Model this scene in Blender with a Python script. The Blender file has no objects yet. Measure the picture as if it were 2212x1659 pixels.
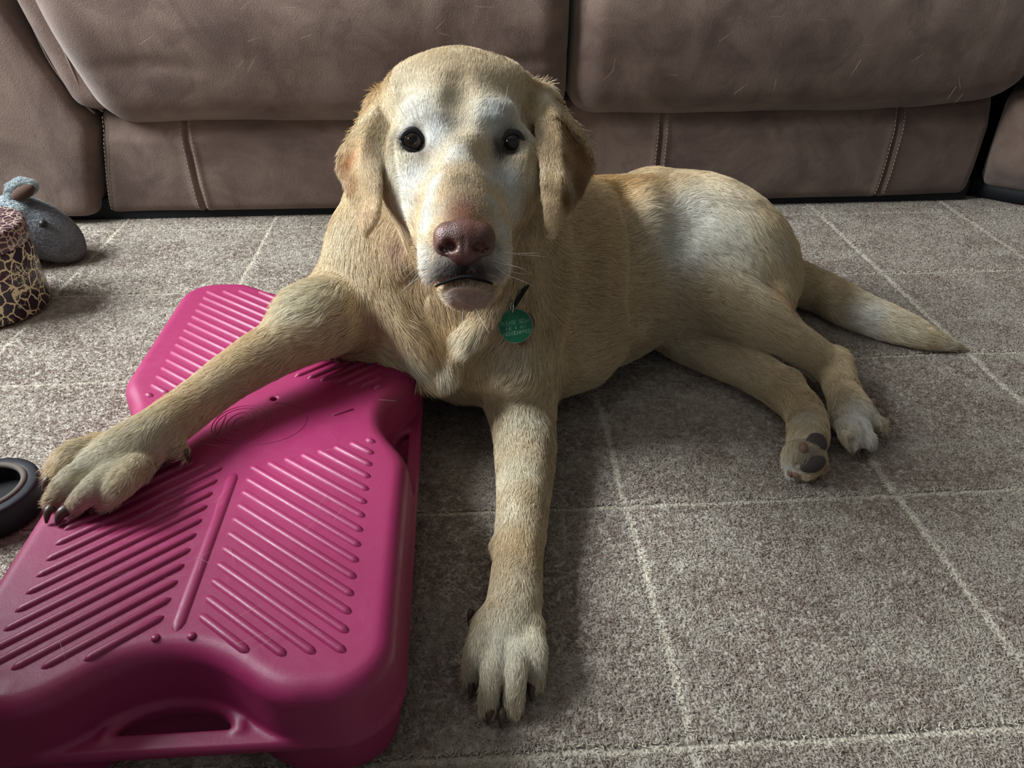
import os
import bpy, bmesh, math, random
import numpy as np
from mathutils import Vector, Matrix

random.seed(7)
rng = np.random.default_rng(7)
scene = bpy.context.scene
col = scene.collection

# ------------------------------------------------------------------ camera
FPX, CX, CY, CAM_H = 1650.0, 1106.0, 829.5, 0.55
TH = math.atan((CY + 265) / FPX)
YAW = math.radians(3.6)
c_fwd = np.array([math.sin(YAW) * math.cos(TH), math.cos(YAW) * math.cos(TH), -math.sin(TH)])
c_right = np.array([math.cos(YAW), -math.sin(YAW), 0.0])
c_up = np.cross(c_right, c_fwd)
C0 = np.array([0.0, 0.0, CAM_H])
cam_data = bpy.data.cameras.new('camera')
cam_data.sensor_width = 36.0
cam_data.lens = FPX * 36.0 / 2212.0
cam_data.clip_start = 0.02
cam = bpy.data.objects.new('camera', cam_data)
col.objects.link(cam)
M = Matrix.Identity(4)
for i in range(3):
    M[i][0], M[i][1], M[i][2], M[i][3] = c_right[i], c_up[i], -c_fwd[i], C0[i]
cam.matrix_world = M
scene.camera = cam

def ray(px, py):
    return c_fwd + c_right * ((px - CX) / FPX) - c_up * ((py - CY) / FPX)
def at(px, py, d):                    # a photograph pixel at a camera depth d, in metres
    return C0 + ray(px, py) * d
def atz(px, py, z):                   # where the pixel's line of sight meets height z
    r = ray(px, py); return C0 + r * ((z - CAM_H) / r[2])
def aty(px, py, y):                   # ... meets the upright plane at distance y
    r = ray(px, py); return C0 + r * (y / r[1])
def depth(p):
    return float((np.asarray(p) - C0) @ c_fwd)

# ------------------------------------------------------------------ light
scene.view_settings.view_transform = 'Standard'
scene.view_settings.look = 'None'
scene.view_settings.gamma = 1.0
scene.view_settings.exposure = 0.0
scene.view_settings.use_curve_mapping = False
scene.cycles.use_denoising = True
scene.cycles.max_bounces = 5
scene.cycles.diffuse_bounces = 3
scene.cycles.glossy_bounces = 2
scene.cycles.transparent_max_bounces = 6
scene.cycles.caustics_reflective = False
scene.cycles.caustics_refractive = False
world = bpy.data.worlds.new('room_light'); scene.world = world
world.use_nodes = True
bg = world.node_tree.nodes['Background']
bg.inputs[0].default_value = (0.80, 0.90, 1.0, 1)
bg.inputs[1].default_value = 0.19

def area(name, loc, target, sx, sy, power, colr):
    l = bpy.data.lights.new(name, 'AREA'); l.shape = 'RECTANGLE'; l.size = sx; l.size_y = sy
    l.energy = power; l.color = colr
    o = bpy.data.objects.new(name, l); col.objects.link(o); o.location = loc
    o.rotation_euler = (Vector(target) - Vector(loc)).to_track_quat('-Z', 'Y').to_euler()
    return o
area('window_daylight', (-1.98, 0.95, 1.62), (0.1, 0.95, 0.1), 1.2, 1.05, 152, (0.89, 0.965, 1.0))

area('catchlight_fill', (-2.04, -1.2, 1.80), (0.1, 0.8, 0.2), 0.45, 0.60, 10, (0.90, 0.96, 1.0))  # added lamp: eye catchlight and slight front fill, no known window here

# ------------------------------------------------------------------ helpers
def link(o, parent=None):
    col.objects.link(o)
    if parent is not None: o.parent = parent
    return o
def tag(o, label=None, cat=None, group=None, kind=None):
    if label: o['label'] = label
    if cat: o['category'] = cat
    if group: o['group'] = group
    if kind: o['kind'] = kind
    return o
def empty(name, loc=(0, 0, 0)):
    o = bpy.data.objects.new(name, None); o.location = loc; o.empty_display_size = 0.02
    return link(o)
def mesh_np(name, V, Fq, mat, parent=None, smooth=True, colors=None, origin=None):
    V = np.asarray(V, dtype=np.float64)
    org = np.zeros(3)
    if parent is not None: org = np.array(parent.location)
    if origin is not None: org = np.asarray(origin)
    me = bpy.data.meshes.new(name)
    if isinstance(Fq, np.ndarray):
        n = len(Fq); k = Fq.shape[1]
        me.vertices.add(len(V)); me.vertices.foreach_set('co', (V - org).astype(np.float32).ravel())
        me.loops.add(n * k); me.loops.foreach_set('vertex_index', Fq.astype(np.int32).ravel())
        me.polygons.add(n); me.polygons.foreach_set('loop_start', np.arange(0, n * k, k, dtype=np.int32))
        me.update(calc_edges=True)
    else:
        me.from_pydata([tuple(v) for v in (V - org)], [], [tuple(f) for f in Fq]); me.update()
    if smooth: me.polygons.foreach_set('use_smooth', np.ones(len(me.polygons), dtype=bool))
    if colors is not None:
        ca = me.color_attributes.new('tint', 'FLOAT_COLOR', 'POINT')
        c4 = np.ones((len(V), 4), dtype=np.float32); c4[:, :3] = colors
        ca.data.foreach_set('color', c4.ravel())
    if mat is not None: me.materials.append(mat)
    o = bpy.data.objects.new(name, me)
    if parent is None: o.location = org
    elif parent is not None and origin is None: o.location = (0, 0, 0)
    return link(o, parent)
def srgb(r, g, b):
    f = lambda c: (c / 255.0) / 12.92 if c / 255.0 <= 0.04045 else ((c / 255.0 + 0.055) / 1.055) ** 2.4
    return (f(r), f(g), f(b))

def material(name, base=(0.5, 0.5, 0.5), rough=0.6, spec=0.5, metal=0.0, sheen=0.0):
    m = bpy.data.materials.new(name); m.use_nodes = True
    b = m.node_tree.nodes['Principled BSDF']
    b.inputs['Base Color'].default_value = (*base, 1); b.inputs['Roughness'].default_value = rough
    b.inputs['Specular IOR Level'].default_value = spec; b.inputs['Metallic'].default_value = metal
    b.inputs['Sheen Weight'].default_value = sheen
    return m
class NT:                              # short-hand for building node trees
    def __init__(s, m): s.m = m; s.t = m.node_tree; s.b = s.t.nodes['Principled BSDF']
    def n(s, kind, **kw):
        x = s.t.nodes.new(kind)
        for k, v in kw.items():
            if k in x.inputs: x.inputs[k].default_value = v
            else: setattr(x, k, v)
        return x
    def l(s, a, b): s.t.links.new(a, b)
    def noise(s, vec, scale, detail=3.0, rough=0.55, dist=0.0):
        x = s.n('ShaderNodeTexNoise'); x.inputs['Scale'].default_value = scale; x.inputs['Detail'].default_value = detail
        x.inputs['Roughness'].default_value = rough; x.inputs['Distortion'].default_value = dist
        s.l(vec, x.inputs['Vector']); return x
    def ramp(s, fac, stops):
        x = s.n('ShaderNodeValToRGB'); cr = x.color_ramp
        while len(cr.elements) < len(stops): cr.elements.new(0.5)
        for e, (p, c) in zip(cr.elements, stops): e.position = p; e.color = (*c, 1) if len(c) == 3 else c
        s.l(fac, x.inputs[0]); return x
    def mix(s, fac, a, b, mode='MIX'):
        x = s.n('ShaderNodeMix'); x.data_type = 'RGBA'; x.blend_type = mode
        for sock, v in ((x.inputs[0], fac), (x.inputs[6], a), (x.inputs[7], b)):
            if hasattr(v, 'links'): s.l(v, sock)
            elif isinstance(v, (int, float)): sock.default_value = v
            else: sock.default_value = (*v, 1)
        return x.outputs[2]
    def math(s, op, a, b=0.0):
        x = s.n('ShaderNodeMath'); x.operation = op
        for sock, v in ((x.inputs[0], a), (x.inputs[1], b)):
            if hasattr(v, 'links'): s.l(v, sock)
            else: sock.default_value = v
        return x.outputs[0]
    def bump(s, height, strength, dist, prev=None):
        x = s.n('ShaderNodeBump'); x.inputs['Strength'].default_value = strength; x.inputs['Distance'].default_value = dist
        s.l(height, x.inputs['Height'])
        if prev is not None: s.l(prev, x.inputs['Normal'])
        s.l(x.outputs[0], s.b.inputs['Normal']); return x.outputs[0]
    def obj(s): return s.n('ShaderNodeTexCoord').outputs['Object']
    def geo(s): return s.n('ShaderNodeNewGeometry').outputs['Position']

def vnoise(P, scale, seed=0):          # smooth value noise on points, -1..1
    P = np.asarray(P) * scale + seed * 17.31
    i = np.floor(P).astype(np.int64); f = P - i; f = f * f * (3 - 2 * f)
    out = 0
    for c in range(2 ** P.shape[1]):
        w = 1; h = np.zeros(len(P), dtype=np.int64)
        for a in range(P.shape[1]):
            b = (c >> a) & 1
            w = w * (f[:, a] if b else 1 - f[:, a])
            h = h * 7919 + (i[:, a] + b) * (73856093 + 19349663 * a)
        h = (h ^ (h >> 13)) * 1274126177; h = (h ^ (h >> 16)) & 0xffff
        out = out + w * (h / 32767.5 - 1)
    return out

class Sdf:                             # blended solids on a voxel grid, turned into one closed mesh
    def __init__(s, lo, hi, h):
        s.h = h; s.lo = np.array(lo, float); s.n = np.ceil((np.array(hi) - s.lo) / h).astype(int) + 1
        s.f = np.full(tuple(s.n), 0.06, dtype=np.float32)
    def box(s, lo, hi):
        a = np.clip(np.floor((lo - s.lo) / s.h).astype(int), 0, s.n); b = np.clip(np.ceil((hi - s.lo) / s.h).astype(int) + 1, 0, s.n)
        if (b <= a).any(): return None
        ax = [(s.lo[i] + np.arange(a[i], b[i]) * s.h).astype(np.float32) for i in range(3)]
        return tuple(slice(a[i], b[i]) for i in range(3)), ax[0][:, None, None], ax[1][None, :, None], ax[2][None, None, :]
    def put(s, sl, d, k, op):
        f = s.f[sl]
        if op == 'sub': f, d = -f, d
        if k > 0:
            hh = np.maximum(k - np.abs(f - d), 0) / k
            r = np.minimum(f, d) - hh * hh * k * 0.25
        else: r = np.minimum(f, d)
        s.f[sl] = -r if op == 'sub' else r
    def capsule(s, a, b, ra, rb, k=0.01, op='add', squash=None):
        a = np.asarray(a, float); b = np.asarray(b, float); m = max(ra, rb) * (max(1, squash[1]) if squash else 1) + max(k, 0.008) + 0.006
        q = s.box(np.minimum(a, b) - m, np.maximum(a, b) + m)
        if q is None: return
        sl, X, Y, Z = q
        ab = b - a; L = float(ab @ ab) + 1e-12
        x, y, z = X - a[0], Y - a[1], Z - a[2]
        t = np.clip((x * ab[0] + y * ab[1] + z * ab[2]) / L, 0, 1)
        x, y, z = x - t * ab[0], y - t * ab[1], z - t * ab[2]
        if squash:
            u = np.asarray(squash[0], float); u = u / np.linalg.norm(u); w = (1 / squash[1] - 1)
            c = x * u[0] + y * u[1] + z * u[2]
            x, y, z = x + c * w * u[0], y + c * w * u[1], z + c * w * u[2]
            d = (np.sqrt(x * x + y * y + z * z) - (ra + (rb - ra) * t)) * min(1, squash[1] ** 0.5)
        else: d = np.sqrt(x * x + y * y + z * z) - (ra + (rb - ra) * t)
        s.put(sl, d, k, op)
    def poly(s, pts, rads, k=0.01, op='add'):
        pts = np.asarray(pts, float); rads = np.asarray(rads, float); m = rads.max() + max(k, 0.008) + 0.006
        q = s.box(pts.min(0) - m, pts.max(0) + m)
        if q is None: return
        sl, X, Y, Z = q; best = None; p = pts.astype(np.float32)
        for a, b, ra, rb in zip(p[:-1], p[1:], rads[:-1], rads[1:]):
            ab = b - a; L = float(ab @ ab) + 1e-12
            x, y, z = X - a[0], Y - a[1], Z - a[2]
            Ln = math.sqrt(L); sl_ = max(-.9, min(.9, (rb - ra) / Ln)); g = (x * ab[0] + y * ab[1] + z * ab[2]) / Ln
            hp = np.sqrt(np.maximum(x * x + y * y + z * z - g * g, 0))
            t = np.clip((g + hp * np.float32(sl_ / math.sqrt(1 - sl_ * sl_))) / Ln, 0, 1)
            x, y, z = x - t * ab[0], y - t * ab[1], z - t * ab[2]
            d = np.sqrt(x * x + y * y + z * z) - (np.float32(ra) + np.float32(rb - ra) * t)
            best = d if best is None else np.minimum(best, d)
        s.put(sl, best, k, op)
    def sample(s, P):
        i = np.clip(np.rint((np.asarray(P) - s.lo) / s.h).astype(int), 0, s.n - 1)
        return s.f[i[..., 0], i[..., 1], i[..., 2]]
    def ellipsoid(s, c, axes, radii, k=0.01, op='add'):
        c = np.asarray(c, float); A = np.asarray(axes, float); r = np.asarray(radii, float)
        ext = np.sqrt(((A * r[:, None]) ** 2).sum(0)) + max(k, .008) + 0.006
        q = s.box(c - ext, c + ext)
        if q is None: return
        sl, X, Y, Z = q; x, y, z = X - c[0], Y - c[1], Z - c[2]
        k0 = 0; k1 = 0
        for i in range(3):
            p = (x * A[i, 0] + y * A[i, 1] + z * A[i, 2]) / r[i]
            k0 = k0 + p * p; k1 = k1 + (p / r[i]) ** 2
        k0 = np.sqrt(k0); k1 = np.sqrt(k1) + 1e-9
        s.put(sl, k0 * (k0 - 1) / k1, k, op)
    def tris(s, T, t, k=0.006, cover=None):
        """a plate made of triangles, t thick on each side"""
        T = np.asarray(T, float); m = t + max(k, .008) + 0.004
        q = s.box(T.min((0, 1)) - m, T.max((0, 1)) + m)
        if q is None: return
        sl, X, Y, Z = q; X, Y, Z = np.broadcast_arrays(X, Y, Z)
        P = np.stack([X, Y, Z], -1).reshape(-1, 3).astype(np.float64); D = np.full(len(P), 1.0)
        for a, b, c in T:
            lo, hi = np.minimum(np.minimum(a, b), c) - m, np.maximum(np.maximum(a, b), c) + m
            w_ = np.where(((P >= lo) & (P <= hi)).all(1))[0]; p = P[w_]
            n = np.cross(b - a, c - a); best = None; inside = np.ones(len(p), bool)
            for u, v in ((a, b), (b, c), (c, a)):
                e = v - u; w = p - u; tt = np.clip(w @ e / (e @ e), 0, 1)
                d2 = ((w - tt[:, None] * e) ** 2).sum(1); best = d2 if best is None else np.minimum(best, d2)
                inside &= (w @ np.cross(n, e)) >= 0
            dp = (p - a) @ n; dp = dp * dp / (n @ n)
            D[w_] = np.minimum(D[w_], np.sqrt(np.where(inside, dp, best)))
        s.put(sl, (np.minimum(D, m) - t).reshape(X.shape).astype(np.float32), k, 'add')
    def floor(s, z):
        Z = (s.lo[2] + np.arange(s.n[2]) * s.h).astype(np.float32)[None, None, :]
        s.f = np.maximum(s.f, z - Z)
    def mesh(s):
        f = s.f; n = s.n; ins = f < 0
        cs = [(dx, dy, dz) for dx in (0, 1) for dy in (0, 1) for dz in (0, 1)]
        sub = lambda A, d: A[d[0]:n[0] - 1 + d[0], d[1]:n[1] - 1 + d[1], d[2]:n[2] - 1 + d[2]]
        cnt = np.zeros(tuple(n - 1), np.int8)
        for d in cs: cnt += sub(ins, d)
        act = (cnt > 0) & (cnt < 8); I = np.argwhere(act)
        idx = np.full(tuple(n - 1), -1, np.int32); idx[act] = np.arange(len(I))
        val = np.stack([f[I[:, 0] + d[0], I[:, 1] + d[1], I[:, 2] + d[2]] for d in cs], 1)
        acc = np.zeros((len(I), 3)); m = np.zeros(len(I))
        for p in range(8):
            for q in range(p + 1, 8):
                if sum(abs(cs[p][i] - cs[q][i]) for i in range(3)) != 1: continue
                a, b = val[:, p], val[:, q]; cr = (a < 0) != (b < 0)
                t = np.where(cr, a / np.where(cr, a - b, 1), 0)
                pt = np.array(cs[p])[None] + t[:, None] * (np.array(cs[q]) - np.array(cs[p]))[None]
                acc += np.where(cr[:, None], pt, 0); m += cr
        V = s.lo + (I + acc / m[:, None]) * s.h
        Q = []
        for ax in range(3):
            o1, o2 = [(1, 2), (2, 0), (0, 1)][ax]
            sh = [slice(None)] * 3; sh2 = [slice(None)] * 3
            sh[ax] = slice(0, n[ax] - 1); sh2[ax] = slice(1, n[ax])
            A = ins[tuple(sh)]; B = ins[tuple(sh2)]
            E = np.argwhere(A != B); E = E[(E[:, o1] > 0) & (E[:, o2] > 0) & (E[:, o1] < n[o1] - 1) & (E[:, o2] < n[o2] - 1)]
            u = np.zeros(3, int); u[o1] = 1; v = np.zeros(3, int); v[o2] = 1
            g = lambda off: idx[tuple((E - off).T)]
            q = np.stack([g(u + v), g(v), g(0 * u), g(u)], 1)
            fl = ~A[tuple(E.T)]; q[fl] = q[fl][:, ::-1]
            Q.append(q)
        Q = np.concatenate(Q); Q = Q[(Q >= 0).all(1)]
        return V, Q
def laplace(V, Q, it=1, w=0.5):
    for _ in range(it):
        S = np.zeros_like(V); c = np.zeros(len(V))
        for a, b in ((0, 1), (1, 2), (2, 3), (3, 0)):
            for p, q in ((a, b), (b, a)):
                for j in range(3): S[:, j] += np.bincount(Q[:, p], V[Q[:, q], j], len(V))
                c += np.bincount(Q[:, p], minlength=len(V))
        V = V + w * (S / np.maximum(c, 1)[:, None] - V)
    return V
def vnormals(V, Q):
    n = np.cross(V[Q[:, 2]] - V[Q[:, 0]], V[Q[:, 3]] - V[Q[:, 1]]) if Q.shape[1] == 4 else np.cross(V[Q[:, 1]] - V[Q[:, 0]], V[Q[:, 2]] - V[Q[:, 0]])
    N = np.zeros_like(V)
    for c in range(Q.shape[1]):
        for j in range(3): N[:, j] += np.bincount(Q[:, c], n[:, j], len(V))
    return N / (np.linalg.norm(N, axis=1)[:, None] + 1e-12)
def tube(pts, rads, seg=10, cap=True):
    P = np.asarray(pts, float); R = np.broadcast_to(np.asarray(rads, float), (len(P),)); V = []; Fc = []
    T = np.gradient(P, axis=0); T /= np.linalg.norm(T, axis=1)[:, None] + 1e-12
    u = np.cross(T[0], [0, 0, 1.0]);
    if np.linalg.norm(u) < 1e-3: u = np.cross(T[0], [1.0, 0, 0])
    for i in range(len(P)):
        u = u - (u @ T[i]) * T[i]; u /= np.linalg.norm(u); w = np.cross(T[i], u)
        a = np.arange(seg) * 2 * math.pi / seg
        V.append(P[i] + R[i] * (np.cos(a)[:, None] * u + np.sin(a)[:, None] * w))
    V = np.concatenate(V)
    for i in range(len(P) - 1):
        for j in range(seg):
            k = (j + 1) % seg
            Fc.append((i * seg + j, i * seg + k, (i + 1) * seg + k, (i + 1) * seg + j))
    if cap:
        Fc.append(tuple(range(seg))[::-1]); Fc.append(tuple(range((len(P) - 1) * seg, len(P) * seg)))
    return V, Fc
def spline(pts, n):                    # Catmull-Rom through points
    P = np.asarray(pts, float); P = np.vstack([2 * P[0] - P[1], P, 2 * P[-1] - P[-2]]); m = len(P) - 3
    out = []
    for t in np.linspace(0, m, n):
        i = min(int(t), m - 1); f = t - i; a, b, c, d = P[i:i + 4]
        out.append(0.5 * (2 * b + (c - a) * f + (2 * a - 5 * b + 4 * c - d) * f * f + (3 * b - a - 3 * c + d) * f ** 3))
    return np.array(out)
def join(parts):
    V = []; Fc = []; o = 0
    for v, f in parts:
        V.append(np.asarray(v)); Fc += [tuple(i + o for i in t) for t in f]; o += len(v)
    return np.concatenate(V), Fc
def hair(name, roots, dirs, norms, length, colors, mat, parent, root_r=0.0002, pts=4, lift=0.35, curl=0.0, wig=0.15, kind='stuff'):
    """many tapering strands as one curves object"""
    n = len(roots)
    L = (np.broadcast_to(length, (n,)) * (0.75 + 0.5 * rng.random(n)))[:, None]
    side = np.cross(norms, dirs)
    jit = rng.normal(0, 1, (n, 1)) * wig
    P = np.zeros((n, pts, 3)); P[:, 0] = roots - norms * 0.0004
    pos = P[:, 0].copy()
    for k in range(1, pts):
        t = k / (pts - 1)
        d = dirs * (0.35 + 0.65 * t) + norms * lift * (1 - 0.75 * t) + side * (jit + rng.normal(0, 1, (n, 1)) * wig * 0.4 + curl * t)
        d /= np.linalg.norm(d, axis=1)[:, None]
        pos = pos + d * L / (pts - 1); P[:, k] = pos
    org = np.array(parent.location) if parent is not None else np.zeros(3)
    hc = bpy.data.hair_curves.new(name); hc.add_curves([pts] * n)
    hc.points.foreach_set('position', (P - org).astype(np.float32).ravel())
    rad = np.broadcast_to(np.asarray(root_r), (n,))[:, None] * np.array([1.0 - 0.85 * (k / (pts - 1)) ** 1.6 for k in range(pts)])[None]
    ra = hc.attributes.get('radius') or hc.attributes.new('radius', 'FLOAT', 'POINT')
    ra.data.foreach_set('value', rad.astype(np.float32).ravel())
    c4 = np.ones((n, 4), np.float32); c4[:, :3] = colors
    ca = hc.attributes.new('tint', 'FLOAT_COLOR', 'CURVE'); ca.data.foreach_set('color', c4.ravel())
    hc.materials.append(mat)
    o = bpy.data.objects.new(name, hc); tag(o, kind=kind)
    return link(o, parent)
def scatter(V, Q, dens):               # area-weighted points on quads; dens per vertex (points / m2)
    T = np.concatenate([Q[:, [0, 1, 2]], Q[:, [0, 2, 3]]])
    ar = 0.5 * np.linalg.norm(np.cross(V[T[:, 1]] - V[T[:, 0]], V[T[:, 2]] - V[T[:, 0]]), axis=1) * dens[T].mean(1)
    cum = np.cumsum(ar); n = int(cum[-1]); pick = np.searchsorted(cum, rng.random(n) * cum[-1])
    r1 = np.sqrt(rng.random(n)); r2 = rng.random(n); W = np.stack([1 - r1, r1 * (1 - r2), r1 * r2], 1)
    return T[pick], W
def uv_sphere(c, r, axes=np.eye(3), nu=32, nv=24):
    V = []; Fc = []
    for i in range(nv + 1):
        th = math.pi * i / nv
        for j in range(nu):
            ph = 2 * math.pi * j / nu; V.append([math.sin(th) * math.cos(ph), math.sin(th) * math.sin(ph), math.cos(th)])
    for i in range(nv):
        for j in range(nu):
            k = (j + 1) % nu; Fc.append((i * nu + j, (i + 1) * nu + j, (i + 1) * nu + k, i * nu + k))
    V = np.array(V) * np.broadcast_to(r, (3,)); return V @ np.asarray(axes) + c, Fc
# ------------------------------------------------------------------ room shell
def boxes(name, bs, mat, parent=None, kind=None, bev=0.0):
    V = []; Fc = []
    for lo, hi in bs:
        o = len(V); V += [(x, y, z) for z in (lo[2], hi[2]) for x, y in ((lo[0], lo[1]), (hi[0], lo[1]), (hi[0], hi[1]), (lo[0], hi[1]))]
        Fc += [tuple(o + i for i in f) for f in ((3, 2, 1, 0), (4, 5, 6, 7), (0, 1, 5, 4), (1, 2, 6, 5), (2, 3, 7, 6), (3, 0, 4, 7))]
    o = mesh_np(name, V, Fc, mat, parent, smooth=False)
    if bev:
        m = o.modifiers.new('edge', 'BEVEL'); m.width = bev; m.segments = 3
    if kind: tag(o, kind=kind)
    return o
m_wall = material('wall_paint', srgb(150, 142, 132), .9, .2)
nt = NT(m_wall); nt.bump(nt.noise(nt.obj(), 300).outputs[0], .1, .001)
m_ceil = material('ceiling_paint', srgb(190, 188, 182), .95, .1)
m_trim = material('white_trim', srgb(215, 214, 208), .5)
X0, X1, Y0, Y1, ZC = -2.1, 3.0, -2.4, 2.62, 2.4
WY0, WY1, WZ0, WZ1 = .30, 1.60, 1.05, 2.20
boxes('wall_left', [((X0 - .1, Y0, 0), (X0, WY0, ZC)), ((X0 - .1, WY1, 0), (X0, Y1, ZC)), ((X0 - .1, WY0, 0), (X0, WY1, WZ0)), ((X0 - .1, WY0, WZ1), (X0, WY1, ZC))], m_wall, kind='structure')
boxes('wall_back', [((X0 - .1, Y1, 0), (X1 + .1, Y1 + .1, ZC))], m_wall, kind='structure')
boxes('wall_right', [((X1, Y0, 0), (X1 + .1, Y1, ZC))], m_wall, kind='structure')
boxes('ceiling', [((X0 - .1, Y0, ZC), (X1 + .1, Y1 + .1, ZC + .1))], m_ceil, kind='structure')
boxes('baseboard_back', [((X0, Y1 - .015, 0), (X1, Y1, .1))], m_trim, kind='structure')
wf = boxes('window_1', [((X0 - .08, WY0, WZ0), (X0 - .02, WY0 + .05, WZ1)), ((X0 - .08, WY1 - .05, WZ0), (X0 - .02, WY1, WZ1)), ((X0 - .08, WY0, WZ0), (X0 - .02, WY1, WZ0 + .05)), ((X0 - .08, WY0, WZ1 - .05), (X0 - .02, WY1, WZ1)), ((X0 - .08, (WY0 + WY1) / 2 - .025, WZ0), (X0 - .02, (WY0 + WY1) / 2 + .025, WZ1))], m_trim, kind='structure')
boxes('catchlight_fill_frame', [((X0 - .02, -1.50, 1.44), (X0 + .03, -1.44, 2.16)), ((X0 - .02, -.96, 1.44), (X0 + .03, -.90, 2.16)), ((X0 - .02, -1.50, 1.40), (X0 + .03, -.90, 1.46)), ((X0 - .02, -1.50, 2.12), (X0 + .03, -.90, 2.18))], m_trim, kind='structure')  # frame added around the catchlight lamp; the wall behind it is solid
# ------------------------------------------------------------------ carpet: one fitted carpet, its carved lines as grooves
GX = [-1.20, -.925, -.655, -.372, -.10, .157, .450, .690, .965, 1.25]
GY = [.055, .325, .592, .868, 1.125, 1.395]
def axis(lo, hi, h, a, b, H):
    return np.concatenate([np.arange(a, lo, H), np.arange(lo, hi, h), np.arange(hi, b + H, H)])
xs = axis(-1.0, 1.40, .0023, X0, X1, .05); ys = axis(.24, 1.52, .0023, Y0, Y1, .05)
XX, YY = np.meshgrid(xs, ys, indexing='ij'); P2 = np.stack([XX.ravel(), YY.ravel()], 1)
def groove(u, v, lines, seed):
    u = u + .0022 * vnoise(np.stack([v, 0 * v], 1), 9, seed) + .0010 * vnoise(np.stack([v, 0 * v], 1), 60, seed + 3)
    d = np.full(len(u), 1.0); sg = np.zeros(len(u))
    for L in lines:
        e = u - L; m = np.abs(e) < np.abs(d); d = np.where(m, e, d)
    return d
gx = groove(P2[:, 0], P2[:, 1], GX, 11); gy = groove(P2[:, 1], P2[:, 0], GY, 23)
wear = .55 + .45 * np.clip(vnoise(P2, 5, 31) + .6, 0, 1)
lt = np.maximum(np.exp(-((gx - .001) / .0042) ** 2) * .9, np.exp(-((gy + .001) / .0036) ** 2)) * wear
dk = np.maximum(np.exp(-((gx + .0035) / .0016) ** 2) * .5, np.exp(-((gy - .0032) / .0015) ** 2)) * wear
pile = vnoise(P2, 210, 41) * .6 + vnoise(P2, 420, 42) * .5
low = np.clip(pile - .25, 0, 1)
fine = (np.abs(P2[:, 0]) < 1.6) & (P2[:, 1] > .2) & (P2[:, 1] < 1.6)
zz = -.0016 - .0008 * lt - .0022 * dk - .0014 * np.clip(-pile, 0, 1) * fine + .0006 * low
tintc = np.stack([lt, dk, np.clip(-pile, 0, 1) * fine], 1)
nx, ny = len(xs), len(ys); ii = np.arange(nx * ny).reshape(nx, ny)
CQ = np.stack([ii[:-1, :-1].ravel(), ii[1:, :-1].ravel(), ii[1:, 1:].ravel(), ii[:-1, 1:].ravel()], 1)
CV = np.stack([P2[:, 0], P2[:, 1], zz], 1)
m_carpet = material('carpet', (.3, .27, .25), .95, .1)
nt = NT(m_carpet); P_ = nt.geo(); at_ = nt.n('ShaderNodeAttribute', attribute_name='tint'); sp = nt.n('ShaderNodeSeparateColor'); nt.l(at_.outputs['Color'], sp.inputs[0])
n1 = nt.noise(P_, 14, 5, .65, .4); n2 = nt.noise(P_, 130, 3, .7)
c1 = nt.ramp(n1.outputs[0], [(.36, srgb(126, 109, 100)), (.50, srgb(150, 137, 126)), (.66, srgb(172, 164, 153))]).outputs[0]
c2 = nt.mix(nt.ramp(n2.outputs[0], [(.40, (0, 0, 0)), (.62, (1, 1, 1))]).outputs[0], c1, srgb(184, 176, 165))
n4 = nt.noise(P_, 60, 4, .7)
c2 = nt.mix(nt.math('MULTIPLY', nt.ramp(n4.outputs[0], [(.50, (0, 0, 0)), (.66, (1, 1, 1))]).outputs[0], .6), c2, srgb(118, 98, 92))
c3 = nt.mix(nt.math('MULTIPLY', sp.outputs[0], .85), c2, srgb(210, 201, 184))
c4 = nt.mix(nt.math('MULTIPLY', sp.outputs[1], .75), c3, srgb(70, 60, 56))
c5 = nt.mix(nt.math('MULTIPLY', sp.outputs[2], .35), c4, srgb(80, 70, 66))
nt.l(c5, nt.b.inputs['Base Color'])
n3 = nt.noise(P_, 500, 3, .7); vo = nt.n('ShaderNodeTexVoronoi'); vo.inputs['Scale'].default_value = 380; nt.l(P_, vo.inputs['Vector'])
h_ = nt.math('SUBTRACT', nt.math('MULTIPLY', n3.outputs[0], .6), vo.outputs['Distance'])
nt.bump(h_, .9, .0016)
floor = mesh_np('floor', CV, CQ, m_carpet, colors=tintc, origin=(0, 0, 0)); tag(floor, kind='structure')
# curled yarn ends of the pile
m_yarn = material('carpet_yarn', (.4, .37, .34), .9, .1)
nt = NT(m_yarn); at_ = nt.n('ShaderNodeAttribute', attribute_name='tint'); nt.l(at_.outputs['Color'], nt.b.inputs['Base Color'])
ny_ = 420000
yp = np.stack([rng.uniform(-1.0, 1.6, ny_ * 2), .20 + 1.26 * rng.random(ny_ * 2) ** 1.35], 1)
keep = np.abs((yp[:, 0] + yp[:, 1] * .0 - .05) / (yp[:, 1] + .18)) < 1.08; yp = yp[keep][:ny_]
yp = yp[~((yp[:, 0] > -.36) & (yp[:, 0] < -.08) & (yp[:, 1] > .33) & (yp[:, 1] < .93))]
gxx = np.abs(groove(yp[:, 0], yp[:, 1], GX, 11)); gyy = np.abs(groove(yp[:, 1], yp[:, 0], GY, 23)); g_ = np.minimum(gxx, gyy)
yp = yp[(g_ > .0028) | (rng.random(len(yp)) < .35)]; g_ = np.minimum(np.abs(groove(yp[:, 0], yp[:, 1], GX, 11)), np.abs(groove(yp[:, 1], yp[:, 0], GY, 23)))
nn = len(yp); A1 = np.array(srgb(134, 118, 108)); A2 = np.array(srgb(174, 165, 153)); mixf = np.clip(.5 + .65 * vnoise(yp, 26, 51) + .35 * vnoise(yp, 90, 52) + rng.normal(0, .28, nn), 0, 1)[:, None]
yc = A1 * (1 - mixf) + A2 * mixf; yc = np.where(g_[:, None] < .0048, yc * .3 + np.array(srgb(208, 199, 182)) * .7, yc)
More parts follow.
